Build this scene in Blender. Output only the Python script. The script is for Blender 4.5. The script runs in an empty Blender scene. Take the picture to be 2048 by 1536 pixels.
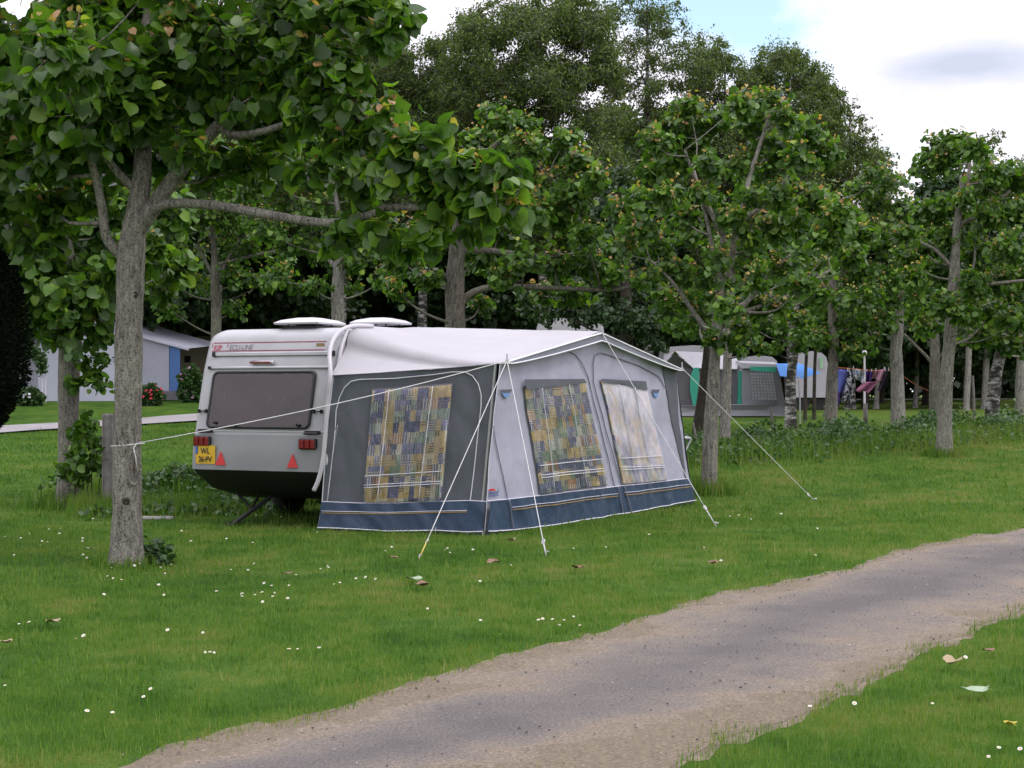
import bpy, math, random
import numpy as np
from mathutils import Vector, noise as mnoise
random.seed(7)
RNG = np.random.default_rng(11)
scene = bpy.context.scene
COL = scene.collection
F, H, CX, HY = 3200.0, 1.6, 1024.0, 780.0
V = Vector

def terrain(x, y):
    a = 0.0
    if y > 23: a = 1.15*(1-math.exp(-(y-23)/25.0))
    e = min(1, max(0, (-x-3)/5.0)); e = e*e*(3-2*e)
    g = min(1, max(0, (y-46)/10.0)); g = g*g*(3-2*g)
    return a + .35*e*g
def ray(px, py): return V(((px-CX)/F, 1.0, (HY-py)/F))
def P(px, py, Y):
    r = ray(px, py); return V((r.x*Y, Y, H+r.z*Y))
def G(px, py):
    r = ray(px, py); y = 3.0
    while y < 300:
        if H+r.z*y <= terrain(r.x*y, y): break
        y += .05
    return V((r.x*y, y, terrain(r.x*y, y)))
def at(px, Y):
    x = (px-CX)/F*Y
    return V((x, Y, terrain(x, Y)))

# ------------------------------------------------------------------ object helpers
def link(name, me, m=None, parent=None, smooth=True):
    o = bpy.data.objects.new(name, me); COL.objects.link(o)
    if m is not None:
        for k in (m if isinstance(m, (list, tuple)) else [m]): me.materials.append(k)
    if smooth: me.shade_smooth()
    if parent is not None:
        o.parent = parent
        o.matrix_parent_inverse = parent_inv(parent)
    return o
def parent_inv(p):
    from mathutils import Matrix
    return Matrix.LocRotScale(p.location, p.rotation_euler, p.scale).inverted()
def tag(o, label=None, cat=None, group=None, kind=None):
    if label: o['label'] = label
    if cat: o['category'] = cat
    if group: o['group'] = group
    if kind: o['kind'] = kind
    return o
def thing(name, loc, label, cat, group=None):
    o = bpy.data.objects.new(name, None); COL.objects.link(o)
    o.location = loc; o.empty_display_size = .2
    return tag(o, label, cat, group)

class MB:
    def __init__(s): s.v = []; s.f = []; s.uv = None
    def add(s, vs, fs):
        n = len(s.v); s.v += [tuple(p) for p in vs]; s.f += [tuple(i+n for i in f) for f in fs]; return s
    def box(s, c, d, ax=None, bev=0):
        c = V(c); ax = ax or (V((1,0,0)), V((0,1,0)), V((0,0,1)))
        h = [k/2 for k in d]
        if bev <= 0:
            vs = [c+ax[0]*(i*h[0])+ax[1]*(j*h[1])+ax[2]*(k*h[2]) for k in (-1,1) for j in (-1,1) for i in (-1,1)]
            return s.add(vs, [(0,2,3,1),(4,5,7,6),(0,1,5,4),(2,6,7,3),(0,4,6,2),(1,3,7,5)])
        vs = []
        b = min(bev, min(h)*.9)
        for k, (zz, ins) in enumerate(((-h[2], b), (-h[2]+b, 0), (h[2]-b, 0), (h[2], b))):
            for (i, j) in ((-1,-1),(1,-1),(1,1),(-1,1)):
                x, y = i*(h[0]-ins), j*(h[1]-ins)
                for q in ((i*-b if True else 0, 0), (0, j*-b)) if (i*j > 0) else ((0, j*-b), (i*-b, 0)):
                    vs.append(c+ax[0]*(x+q[0]*(1 if ins == 0 else .6))+ax[1]*(y+q[1]*(1 if ins == 0 else .6))+ax[2]*zz)
        fs = [tuple(range(7, -1, -1)), tuple(range(24, 32))]
        for r in range(3):
            for i in range(8): fs.append((r*8+i, r*8+(i+1) % 8, r*8+8+(i+1) % 8, r*8+8+i))
        return s.add(vs, fs)
    def tube(s, pts, rad, n=6, cap=True):
        pts = [V(p) for p in pts]
        if not isinstance(rad, (list, tuple)): rad = [rad]*len(pts)
        t0 = (pts[1]-pts[0]).normalized()
        u = t0.orthogonal().normalized(); vs = []; fs = []
        for i, p in enumerate(pts):
            t = (pts[min(i+1, len(pts)-1)]-pts[max(i-1, 0)]).normalized()
            u = (u-t*u.dot(t)).normalized(); w = t.cross(u)
            for k in range(n):
                a = 2*math.pi*k/n
                vs.append(p+(u*math.cos(a)+w*math.sin(a))*rad[i])
        for i in range(len(pts)-1):
            for k in range(n):
                fs.append((i*n+k, i*n+(k+1) % n, (i+1)*n+(k+1) % n, (i+1)*n+k))
        if cap: fs.append(tuple(range(n-1, -1, -1))); fs.append(tuple(range((len(pts)-1)*n, len(pts)*n)))
        return s.add(vs, fs)
    def prism(s, poly, off):
        """closed outline (3-D points) given thickness off (vector)"""
        n = len(poly); off = V(off)
        vs = [V(p) for p in poly]+[V(p)+off for p in poly]
        fs = [tuple(range(n-1, -1, -1)), tuple(range(n, 2*n))]+[(i, (i+1) % n, n+(i+1) % n, n+i) for i in range(n)]
        return s.add(vs, fs)
    def grid(s, fn, nu, nv):
        n = len(s.v)
        vs = [fn(i/nu, j/nv) for j in range(nv+1) for i in range(nu+1)]
        fs = [(j*(nu+1)+i, j*(nu+1)+i+1, (j+1)*(nu+1)+i+1, (j+1)*(nu+1)+i) for j in range(nv) for i in range(nu)]
        s.add(vs, fs)
        if s.uv is None: s.uv = {}
        for j in range(nv+1):
            for i in range(nu+1): s.uv[n+j*(nu+1)+i] = (i/nu, j/nv)
        return s
    def lathe(s, c, prof, n=12, axis=None):
        c = V(c); a = V(axis or (0,0,1)).normalized(); u = a.orthogonal().normalized(); w = a.cross(u)
        vs = []; fs = []
        for (r, z) in prof:
            for k in range(n):
                t = 2*math.pi*k/n; vs.append(c+a*z+(u*math.cos(t)+w*math.sin(t))*r)
        for i in range(len(prof)-1):
            for k in range(n): fs.append((i*n+k, i*n+(k+1) % n, (i+1)*n+(k+1) % n, (i+1)*n+k))
        fs.append(tuple(range(n-1, -1, -1))); fs.append(tuple(range((len(prof)-1)*n, len(prof)*n)))
        return s.add(vs, fs)
    def build(s, name, m, parent=None, smooth=False):
        me = bpy.data.meshes.new(name); me.from_pydata(s.v, [], s.f); me.update()
        if s.uv is not None:
            uvl = me.uv_layers.new(name='UVMap')
            for lp in me.loops: uvl.data[lp.index].uv = s.uv.get(lp.vertex_index, (0, 0))
        return link(name, me, m, parent, smooth)

# ------------------------------------------------------------------ materials
def new_mat(name):
    m = bpy.data.materials.new(name); m.use_nodes = True
    nt = m.node_tree; nt.nodes.clear()
    out = nt.nodes.new('ShaderNodeOutputMaterial')
    return m, nt, out
def N(nt, t, **kw):
    n = nt.nodes.new(t)
    for k, v in kw.items():
        if k.startswith('i_'):
            key = k[2:].replace('_', ' ')
            n.inputs[key].default_value = v
        else: setattr(n, k, v)
    return n
def c4(c): return (c[0], c[1], c[2], 1)
def ramp(nt, stops, interp='LINEAR'):
    r = nt.nodes.new('ShaderNodeValToRGB'); r.color_ramp.interpolation = interp
    e = r.color_ramp.elements
    e[0].position = stops[0][0]; e[0].color = c4(stops[0][1]); e[1].position = stops[-1][0]; e[1].color = c4(stops[-1][1])
    for p, c in stops[1:-1]:
        k = e.new(p); k.color = c4(c)
    return r
def simple(name, c, rough=.6, var=.15, scale=3.0, bump=.0, bscale=40, metal=0, spec=.5, sheen=0, crease=0):
    m, nt, out = new_mat(name)
    b = N(nt, 'ShaderNodeBsdfPrincipled', i_Roughness=rough, i_Metallic=metal)
    b.inputs['Specular IOR Level'].default_value = spec
    tc = N(nt, 'ShaderNodeTexCoord')
    n = N(nt, 'ShaderNodeTexNoise', i_Scale=scale, i_Detail=6, i_Roughness=.6)
    nt.links.new(tc.outputs['Object'], n.inputs['Vector'])
    lo = [k*(1-var) for k in c]; hi = [min(1, k*(1+var)) for k in c]
    r = ramp(nt, [(.3, lo), (.7, hi)])
    nt.links.new(n.outputs['Fac'], r.inputs['Fac']); nt.links.new(r.outputs['Color'], b.inputs['Base Color'])
    if bump:
        n2 = N(nt, 'ShaderNodeTexNoise', i_Scale=bscale, i_Detail=4)
        nt.links.new(tc.outputs['Object'], n2.inputs['Vector'])
        bp = N(nt, 'ShaderNodeBump', i_Strength=bump, i_Distance=.02)
        nt.links.new(n2.outputs['Fac'], bp.inputs['Height']); nt.links.new(bp.outputs['Normal'], b.inputs['Normal'])
        if crease:
            mpc = N(nt, 'ShaderNodeMapping'); mpc.inputs['Rotation'].default_value = (.5, .3, .4); mpc.inputs['Scale'].default_value = (2.2, 2.2, .9); nt.links.new(tc.outputs['Object'], mpc.inputs['Vector'])
            n5 = N(nt, 'ShaderNodeTexNoise', i_Scale=2.4, i_Detail=5, i_Roughness=.55, i_Distortion=1.4); nt.links.new(mpc.outputs[0], n5.inputs['Vector'])
            b5 = N(nt, 'ShaderNodeBump', i_Strength=crease, i_Distance=.12); nt.links.new(n5.outputs['Fac'], b5.inputs['Height']); nt.links.new(b5.outputs['Normal'], bp.inputs['Normal'])
    nt.links.new(b.outputs['BSDF'], out.inputs['Surface'])
    return m
def leaf_mat(name, stops, gloss=.38, trans=.3, tcol=None, spec=.5, under=1.35):
    m, nt, out = new_mat(name)
    at_ = N(nt, 'ShaderNodeAttribute', attribute_name='hue')
    r = ramp(nt, stops); nt.links.new(at_.outputs['Fac'], r.inputs['Fac'])
    geo = N(nt, 'ShaderNodeNewGeometry')
    pale = N(nt, 'ShaderNodeMix', data_type='RGBA', blend_type='MIX')
    g = N(nt, 'ShaderNodeMath', operation='MULTIPLY'); g.inputs[1].default_value = .2
    nt.links.new(geo.outputs['Backfacing'], g.inputs[0]); nt.links.new(g.outputs[0], pale.inputs['Factor'])
    nt.links.new(r.outputs['Color'], pale.inputs['A']); pale.inputs['B'].default_value = (.13*under, .19*under, .10*under, 1)
    b = N(nt, 'ShaderNodeBsdfPrincipled', i_Roughness=gloss); b.inputs['Specular IOR Level'].default_value = spec
    nt.links.new(pale.outputs['Result'], b.inputs['Base Color'])
    t = N(nt, 'ShaderNodeBsdfTranslucent')
    mul = N(nt, 'ShaderNodeMix', data_type='RGBA', blend_type='MULTIPLY'); mul.inputs['Factor'].default_value = 1
    nt.links.new(r.outputs['Color'], mul.inputs['A']); mul.inputs['B'].default_value = tcol or (1.7, 1.9, .7, 1)
    nt.links.new(mul.outputs['Result'], t.inputs['Color'])
    mx = N(nt, 'ShaderNodeMixShader'); mx.inputs['Fac'].default_value = trans
    nt.links.new(b.outputs['BSDF'], mx.inputs[1]); nt.links.new(t.outputs['BSDF'], mx.inputs[2])
    nt.links.new(mx.outputs[0], out.inputs['Surface'])
    return m

def bark_mat(name, c, dark=.45, lich=(.30,.31,.24)):
    m, nt, out = new_mat(name)
    tc = N(nt, 'ShaderNodeTexCoord')
    mp = N(nt, 'ShaderNodeMapping'); mp.inputs['Scale'].default_value = (9, 9, 2.2)
    nt.links.new(tc.outputs['Object'], mp.inputs['Vector'])
    n1 = N(nt, 'ShaderNodeTexNoise', i_Scale=3.2, i_Detail=9, i_Roughness=.72); nt.links.new(mp.outputs[0], n1.inputs['Vector'])
    n2 = N(nt, 'ShaderNodeTexNoise', i_Scale=2.0, i_Detail=4); nt.links.new(tc.outputs['Object'], n2.inputs['Vector'])
    n3 = N(nt, 'ShaderNodeTexNoise', i_Scale=38, i_Detail=5, i_Roughness=.7); nt.links.new(tc.outputs['Object'], n3.inputs['Vector'])
    r1 = ramp(nt, [(.32, [k*dark*.4 for k in c]), (.44, [k*.7 for k in c]), (.55, c), (.70, [min(1,k*1.7) for k in c])])
    nt.links.new(n1.outputs['Fac'], r1.inputs['Fac'])
    r2 = ramp(nt, [(.48, (0,0,0)), (.66, (1,1,1))]); nt.links.new(n2.outputs['Fac'], r2.inputs['Fac'])
    r3 = ramp(nt, [(.45, (0,0,0)), (.6, (1,1,1))]); nt.links.new(n3.outputs['Fac'], r3.inputs['Fac'])
    mm = N(nt, 'ShaderNodeMath', operation='MULTIPLY'); nt.links.new(r2.outputs[0], mm.inputs[0]); nt.links.new(r3.outputs[0], mm.inputs[1])
    m2 = N(nt, 'ShaderNodeMath', operation='MULTIPLY'); m2.inputs[1].default_value = .75; nt.links.new(mm.outputs[0], m2.inputs[0])
    mx = N(nt, 'ShaderNodeMix', data_type='RGBA'); mx.inputs['B'].default_value = c4(lich)
    nt.links.new(m2.outputs[0], mx.inputs['Factor']); nt.links.new(r1.outputs[0], mx.inputs['A'])
    n4 = N(nt, 'ShaderNodeTexNoise', i_Scale=55, i_Detail=3, i_Roughness=.7); nt.links.new(tc.outputs['Object'], n4.inputs['Vector'])
    r4 = ramp(nt, [(.36, (.35,.33,.30)), (.46, (1,1,1)), (.62, (1.25,1.25,1.25))]); nt.links.new(n4.outputs['Fac'], r4.inputs['Fac'])
    m5 = N(nt, 'ShaderNodeMix', data_type='RGBA', blend_type='MULTIPLY'); m5.inputs['Factor'].default_value = 1
    nt.links.new(mx.outputs['Result'], m5.inputs['A']); nt.links.new(r4.outputs[0], m5.inputs['B'])
    b = N(nt, 'ShaderNodeBsdfPrincipled', i_Roughness=.85); nt.links.new(m5.outputs['Result'], b.inputs['Base Color'])
    b.inputs['Specular IOR Level'].default_value = .2
    bp = N(nt, 'ShaderNodeBump', i_Strength=1.0, i_Distance=.03); nt.links.new(n1.outputs['Fac'], bp.inputs['Height'])
    nt.links.new(bp.outputs[0], b.inputs['Normal']); nt.links.new(b.outputs[0], out.inputs['Surface'])
    return m

def birch_mat():
    m, nt, out = new_mat('birch_bark')
    tc = N(nt, 'ShaderNodeTexCoord')
    mp = N(nt, 'ShaderNodeMapping'); mp.inputs['Scale'].default_value = (2, 2, 6)
    nt.links.new(tc.outputs['Object'], mp.inputs['Vector'])
    n1 = N(nt, 'ShaderNodeTexNoise', i_Scale=1.6, i_Detail=6, i_Roughness=.7); nt.links.new(mp.outputs[0], n1.inputs['Vector'])
    r = ramp(nt, [(.44, (.02,.018,.015)), (.52, (.12,.11,.10)), (.6, (.42,.41,.39))]); nt.links.new(n1.outputs['Fac'], r.inputs['Fac'])
    b = N(nt, 'ShaderNodeBsdfPrincipled', i_Roughness=.8); nt.links.new(r.outputs[0], b.inputs['Base Color'])
    nt.links.new(b.outputs[0], out.inputs['Surface'])
    return m

# green ramp: 0..0.85 leaf greens, 0.9..1 red/orange young leaves
POP = [(0, (.018,.050,.008)), (.3, (.050,.115,.012)), (.6, (.115,.215,.020)), (.82, (.25,.37,.04)), (.87, (.34,.29,.08)), (.93, (.40,.22,.09)), (1, (.44,.26,.13))]
MLEAF_NEAR = leaf_mat('poplar_leaf_near', POP, gloss=.36, trans=.42, spec=.45)
MLEAF = leaf_mat('poplar_leaf', POP, gloss=.42, trans=.34, spec=.38)
MLEAF_BIRCH = leaf_mat('birch_leaf', [(0, (.022,.040,.010)), (.5, (.105,.160,.030)), (1, (.21,.27,.06))], gloss=.6, trans=.3, tcol=(1.5,1.6,.7,1), under=.55, spec=.2)
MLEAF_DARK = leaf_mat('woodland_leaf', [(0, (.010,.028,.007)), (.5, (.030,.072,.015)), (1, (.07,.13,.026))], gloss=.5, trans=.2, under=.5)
MLEAF_CONIFER = leaf_mat('conifer_leaf', [(0, (.002,.004,.002)), (1, (.009,.018,.007))], gloss=.8, trans=.0, spec=.1, under=.02)
MLEAF_WEED = leaf_mat('weed_leaf', [(0, (.014,.040,.008)), (.5, (.035,.09,.015)), (.9, (.07,.14,.03)), (1, (.12,.11,.05))], gloss=.5, trans=.2)
MBARK = bark_mat('poplar_bark', (.225,.21,.18))
MBARK_M = bark_mat('brown_grey_bark', (.165,.15,.125))
MBARK_L = bark_mat('pale_bark', (.25,.235,.21))
MBARK_D = bark_mat('dark_bark', (.06,.05,.04), lich=(.09,.10,.06))
MBIRCH = birch_mat()

# ------------------------------------------------------------------ numpy leaf meshes
def fr(pts, faces): return np.array(pts, float), faces
def near_leaf():
    o = [(0,0),(.27,-.07),(.49,.10),(.56,.38),(.47,.66),(.22,.87),(0,1.07)]
    mid = [(0,0),(0,.22),(0,.48),(0,.74),(0,1.07)]
    v = []; 
    def z(x, y): return .16*abs(x)-.16*y*y
    for x, y in mid: v.append((x, y, z(x, y)))
    for x, y in o[1:6]: v.append((x, y, z(x, y)))
    for x, y in o[1:6]: v.append((-x, y, z(x, y)))
    f = []
    R = [5,6,7,8,9]; L = [10,11,12,13,14]
    f += [(0,R[0],R[1],1),(1,R[1],R[2],2),(2,R[2],R[3],3),(3,R[3],R[4],4)]
    f += [(0,1,L[1],L[0]),(1,2,L[2],L[1]),(2,3,L[3],L[2]),(3,4,L[4],L[3])]
    return fr(v, f)
def mid_leaf():
    v = [(0,0,0),(0,.5,-.03),(0,1.0,-.12),(.44,-.02,.07),(.55,.42,.06),(.33,.82,-.03),(-.44,-.02,.07),(-.55,.42,.06),(-.33,.82,-.03)]
    return fr(v, [(0,3,4,1),(1,4,5,2),(0,1,7,6),(1,2,8,7)])
def small_leaf(): return fr([(0,0,0),(.36,.42,.05),(0,1,-.06),(-.36,.42,.05)], [(0,1,2,3)])
T_NEAR, T_MID, T_SMALL = near_leaf(), mid_leaf(), small_leaf()

def nrm(a): return a/np.maximum(1e-9, np.linalg.norm(a, axis=1, keepdims=True))
def leaf_obj(name, pos, d, n, size, hue, tpl, mat, parent=None, aspect=None):
    tv, tf = tpl; K = len(tv); M = len(pos)
    d = nrm(d); s = nrm(np.cross(d, n)); n2 = np.cross(s, d)
    size = np.asarray(size).reshape(-1, 1, 1)
    asp = np.ones((M, 1, 1)) if aspect is None else np.asarray(aspect).reshape(-1, 1, 1)
    zz_ = np.random.default_rng(M).uniform(-.5, 2.6, (M, 1, 1)) if K > 8 else 1.0
    vs = pos[:, None, :] + size*(tv[None, :, 0:1]*asp*s[:, None, :] + tv[None, :, 1:2]*d[:, None, :] + tv[None, :, 2:3]*zz_*n2[:, None, :])
    vs = vs.reshape(-1, 3)
    fl = np.array([len(f) for f in tf]); flat = np.concatenate([np.array(f) for f in tf])
    loops = (flat[None, :]+(np.arange(M)*K)[:, None]).ravel()
    tot = np.tile(fl, M); start = np.concatenate([[0], np.cumsum(tot)[:-1]])
    me = bpy.data.meshes.new(name)
    me.vertices.add(len(vs)); me.vertices.foreach_set('co', vs.astype(np.float32).ravel())
    me.loops.add(len(loops)); me.loops.foreach_set('vertex_index', loops.astype(np.int32))
    me.polygons.add(len(tot)); me.polygons.foreach_set('loop_start', start.astype(np.int32)); me.polygons.foreach_set('loop_total', tot.astype(np.int32))
    a = me.attributes.new('hue', 'FLOAT', 'FACE'); a.data.foreach_set('value', np.repeat(hue, len(tf)).astype(np.float32))
    me.update(calc_edges=True); me.validate()
    return link(name, me, mat, parent, smooth=True)

def clump(center, rad, n, size, rng, top=0.06, flat=.85, hang=.6):
    """leaves set along twigs that radiate from a bough end; returns arrays + twig paths"""
    c = np.array(center); nt_ = max(3, n//9)
    th = rng.uniform(0, 2*np.pi, nt_); ph = np.arccos(rng.uniform(-.75, 1, nt_))
    dirs = np.stack([np.sin(ph)*np.cos(th), np.sin(ph)*np.sin(th), np.cos(ph)*flat], 1)
    L = rad*rng.uniform(.55, 1.18, nt_)
    k = n//nt_+1
    pos = []; dd = []; nn = []; hue = []; tw = []
    for i in range(nt_):
        st = c + rng.normal(0, .18*rad, 3)
        t = np.sort(rng.uniform(.18, 1, k))
        bend = np.array([0, 0, .15*L[i]])
        ax = st[None, :]+dirs[i]*L[i]*t[:, None]+bend*(t**2)[:, None]
        out = nrm(ax-c+rng.normal(0, .25*rad, (k, 3)))
        p = ax+rng.normal(0, .085*rad+.02, (k, 3))
        pos.append(p)
        dd.append(out*.75+np.array([0, 0, -hang])+rng.normal(0, .42, (k, 3)))
        nn.append(out*.65+np.array([0, 0, .65])+rng.normal(0, .60, (k, 3)))
        h = rng.beta(2.2, 3.2, k)*.84
        if dirs[i][2] > .35:
            tip = (t > .70) & (rng.random(k) < top*7)
            h = np.where(tip, rng.uniform(.84, 1, k), np.where(h > .8, .8, h))
        hue.append(h)
        tw.append([st, st+dirs[i]*L[i]*.5+bend*.25, st+dirs[i]*L[i]*.95+bend*.9])
    pos = np.concatenate(pos); m = len(pos)
    sz = size*rng.uniform(.6, 1.15, m)
    hue = np.concatenate(hue); sz = np.where(hue > .84, sz*.5, sz)
    return pos, np.concatenate(dd), np.concatenate(nn), sz, hue, tw

def smooth_path(pts, k=5):
    pts = [V(p) for p in pts]; out = []
    for i in range(len(pts)-1):
        a, b, c, d = pts[max(i-1, 0)], pts[i], pts[i+1], pts[min(i+2, len(pts)-1)]
        for j in range(k):
            t = j/k
            out.append(.5*((2*b)+(c-a)*t+(2*a-5*b+4*c-d)*t*t+(3*b-a-3*c+d)*t**3))
    out.append(pts[-1]); return out
def tube_path(mb, pts, r0, r1, n=7, k=5, wob=0.0, rs=None):
    sp = smooth_path(pts, k)
    if wob: sp = [p+V((random.uniform(-wob, wob), random.uniform(-wob, wob), 0)) if 0 < i < len(sp)-1 else p for i, p in enumerate(sp)]
    m = len(sp)
    if rs:
        q = []
        for i in range(m):
            t = i/(m-1)*(len(rs)-1); a = int(min(t, len(rs)-2)); q.append(rs[a]+(rs[a+1]-rs[a])*(t-a))
    else: q = [r0+(r1-r0)*(i/(m-1)) for i in range(m)]
    mb.tube(sp, q, n)
    return sp

def make_tree(name, label, cat, trunk, trs, clumps, leaf=.12, n_per=110, mat=None, tpl=None, bark=None, limbs=(), seed=1, group=None, top=.06, twigs=True, fork=.35, nside=12, wound=False, hang=.6):
    """trunk: list of points, trs: radii; clumps: (x,y,z,r) list; limbs: (pts,r0,r1)"""
    rng = np.random.default_rng(seed); random.seed(seed)
    base = V(trunk[0])
    root = thing(name, base, label, cat, group)
    mb = MB()
    sp = smooth_path(trunk, 6); m = len(sp); rr = []
    for i in range(m):
        t = i/(m-1)*(len(trs)-1); a = int(min(t, len(trs)-2)); rr.append((trs[a]+(trs[a+1]-trs[a])*(t-a))*(1+random.uniform(-.03, .03)))
    rr[0] *= 1.22
    p0 = sp[0]-V((0,0,.12)); axis = (sp[1]-sp[0]).normalized(); fl = []
    for hz_ in (.0, .05, .11, .18, .28):
        fl.append((sp[0]+axis*hz_, rr[1]*(1+.42*math.exp(-hz_/.085))))
    rr[0] = rr[1]
    keep_ = [(p, r) for p, r in zip(sp, rr) if (p-sp[0]).length > .34]
    mb.tube([p0]+[f_[0] for f_ in fl]+[k_[0] for k_ in keep_], [rr[1]*1.5]+[f_[1] for f_ in fl]+[k_[1] for k_ in keep_], nside)
    lump = rr[1]*.09
    for i_, v_ in enumerate(mb.v):
        dn = mnoise.noise_vector(V((v_[0]*5, v_[1]*5, v_[2]*2.2)))*lump; mb.v[i_] = (v_[0]+dn.x, v_[1]+dn.y, v_[2])
    attach = [(p, r) for p, r in zip(sp, rr)]
    for (pts, r0, r1) in limbs:
        q = tube_path(mb, pts, r0, r1, 9, 5)
        for i, p in enumerate(q):
            if i > 1: attach.append((p, r0+(r1-r0)*i/(len(q)-1)))
    zf = base.z+(sp[-1].z-base.z)*fork
    A = []; 
    for (x, y, z, r) in clumps:
        c = V((x, y, z))
        best = None
        for (p, pr) in attach:
            if p.z < zf and p.z < c.z-.2: continue
            dv = c-p; dist = dv.length
            cost = dist+max(0, (p.z-c.z)+.35*math.hypot(dv.x, dv.y))*1.5
            if best is None or cost < best[0]: best = (cost, p, pr)
        if best is None: best = (0, sp[-1], rr[-1])
        p, pr = best[1], best[2]
        dv = c-p
        if dv.length > .25:
            mid = p+dv*.5+V((random.uniform(-.1, .1), random.uniform(-.1, .1), -.12*dv.length*random.uniform(.2, 1.2)))
            r0 = min(pr*.6, .012+.014*dv.length)
            q = tube_path(mb, [p, mid, c], r0, max(.008, r0*.35), 6, 4)
            for i, a in enumerate(q[2:]): attach.append((a, r0*.6))
        nn = int(n_per*3.3*(r/.5)**2) if n_per > 0 else 0
        out = clump((x, y, z), r, max(20, nn), leaf, rng, top=top, hang=hang)
        A.append(out[:5])
        if twigs:
            for tw in out[5]: mb.tube([V(a) for a in tw], [.007, .005, .003], 3, cap=False)
    mb.build('trunk', bark or MBARK, root, smooth=True)
    P_, D_, N_, S_, H_ = [np.concatenate([a[i] for a in A]) for i in range(5)]
    leaf_obj('crown', P_, D_, N_, S_, H_, tpl or T_MID, mat or MLEAF, root)
    return root

def auto_clumps(c, rx, ry, rz, n, r, seed, gap=.0, zmin=-1):
    rng = np.random.default_rng(seed); out = []
    tries = 0
    while len(out) < n and tries < 4000:
        tries += 1
        u = rng.normal(0, 1, 3); u /= np.linalg.norm(u); 
        if u[2] < zmin: continue
        q = rng.uniform(.45, 1)**.6
        p = np.array([c[0]+u[0]*rx*q, c[1]+u[1]*ry*q, c[2]+u[2]*rz*q])
        rr = r*rng.uniform(.75, 1.3)
        if any(np.linalg.norm(p-np.array(o[:3])) < (rr+o[3])*.62 for o in out): continue
        out.append((*p, rr))
    return out

# ================================================================== CAMERA, LIGHT, SKY
cam = bpy.data.cameras.new('camera'); co = bpy.data.objects.new('camera', cam); COL.objects.link(co)
co.location = (0, 0, H); co.rotation_euler = (math.radians(90), 0, 0)
cam.sensor_width = 36; cam.lens = F/2048*36; cam.shift_y = (HY-768)/2048; cam.clip_end = 1000; cam.clip_start = .1
scene.camera = co
SUN_EL, SUN_AZ = math.radians(56), math.radians(118)   # azimuth clockwise from +Y (view direction)
sd = V((math.sin(SUN_AZ)*math.cos(SUN_EL), math.cos(SUN_AZ)*math.cos(SUN_EL), math.sin(SUN_EL)))
sl = bpy.data.lights.new('sun', 'SUN'); sl.energy = 1.5; sl.angle = math.radians(16); sl.color = (1, .96, .90)
so = bpy.data.objects.new('sun', sl); COL.objects.link(so); so.rotation_euler = sd.to_track_quat('Z', 'Y').to_euler(); so.location = (5, -5, 20)

w = bpy.data.worlds.new('World'); scene.world = w; w.use_nodes = True
nt = w.node_tree; nt.nodes.clear()
out = nt.nodes.new('ShaderNodeOutputWorld')
bg = N(nt, 'ShaderNodeBackground'); 
sky = N(nt, 'ShaderNodeTexSky', sky_type='NISHITA', sun_disc=False, sun_elevation=SUN_EL, sun_rotation=SUN_AZ)
skm = N(nt, 'ShaderNodeMix', data_type='RGBA', blend_type='MULTIPLY'); skm.inputs['Factor'].default_value = 1; skm.inputs['B'].default_value = (2.6, 2.5, 2.3, 1)
nt.links.new(sky.outputs[0], skm.inputs['A'])
tc = N(nt, 'ShaderNodeTexCoord')
mp = N(nt, 'ShaderNodeMapping'); mp.inputs['Scale'].default_value = (1, 1, 2.2); mp.inputs['Location'].default_value = (.3, .1, 0)
nt.links.new(tc.outputs['Generated'], mp.inputs['Vector'])
n1 = N(nt, 'ShaderNodeTexNoise', i_Scale=5.0, i_Detail=8, i_Roughness=.55); nt.links.new(mp.outputs[0], n1.inputs['Vector'])
# a gap in the clouds up and to the right of the view
def gap(direction, width, soft):
    d = N(nt, 'ShaderNodeVectorMath', operation='DISTANCE'); nt.links.new(tc.outputs['Generated'], d.inputs[0]); d.inputs[1].default_value = V(direction).normalized()
    mr = N(nt, 'ShaderNodeMapRange'); mr.inputs['From Min'].default_value = width-soft; mr.inputs['From Max'].default_value = width+soft
    mr.inputs['To Min'].default_value = 1; mr.inputs['To Max'].default_value = 0
    nt.links.new(d.outputs['Value'], mr.inputs['Value']); return mr
g1 = gap((.105, 1, .262), .075, .06)
def gap_long(direction, width, soft):
    k_ = N(nt, 'ShaderNodeVectorMath', operation='MULTIPLY'); nt.links.new(tc.outputs['Generated'], k_.inputs[0]); k_.inputs[1].default_value = (1, 1, 3.4)
    nz = N(nt, 'ShaderNodeTexNoise', i_Scale=14, i_Detail=4); nt.links.new(k_.outputs[0], nz.inputs['Vector'])
    d_ = V(direction).normalized(); d = N(nt, 'ShaderNodeVectorMath', operation='DISTANCE'); nt.links.new(k_.outputs[0], d.inputs[0]); d.inputs[1].default_value = (d_.x, d_.y, d_.z*3.4)
    ad_ = N(nt, 'ShaderNodeMath', operation='MULTIPLY_ADD'); nt.links.new(nz.outputs['Fac'], ad_.inputs[0]); ad_.inputs[1].default_value = .10; nt.links.new(d.outputs['Value'], ad_.inputs[2])
    mr = N(nt, 'ShaderNodeMapRange'); mr.inputs['From Min'].default_value = width-soft+.05; mr.inputs['From Max'].default_value = width+soft+.05; mr.inputs['To Min'].default_value = 1; mr.inputs['To Max'].default_value = 0
    nt.links.new(ad_.outputs[0], mr.inputs['Value']); return mr
g2 = gap_long((.288, 1, .203), .055, .05)
nm = N(nt, 'ShaderNodeMath', operation='MULTIPLY_ADD'); nt.links.new(g1.outputs[0], nm.inputs[0]); nm.inputs[1].default_value = .30; nm.inputs[2].default_value = 0
sub = N(nt, 'ShaderNodeMath', operation='SUBTRACT'); nt.links.new(n1.outputs['Fac'], sub.inputs[0]); nt.links.new(nm.outputs[0], sub.inputs[1])
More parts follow.
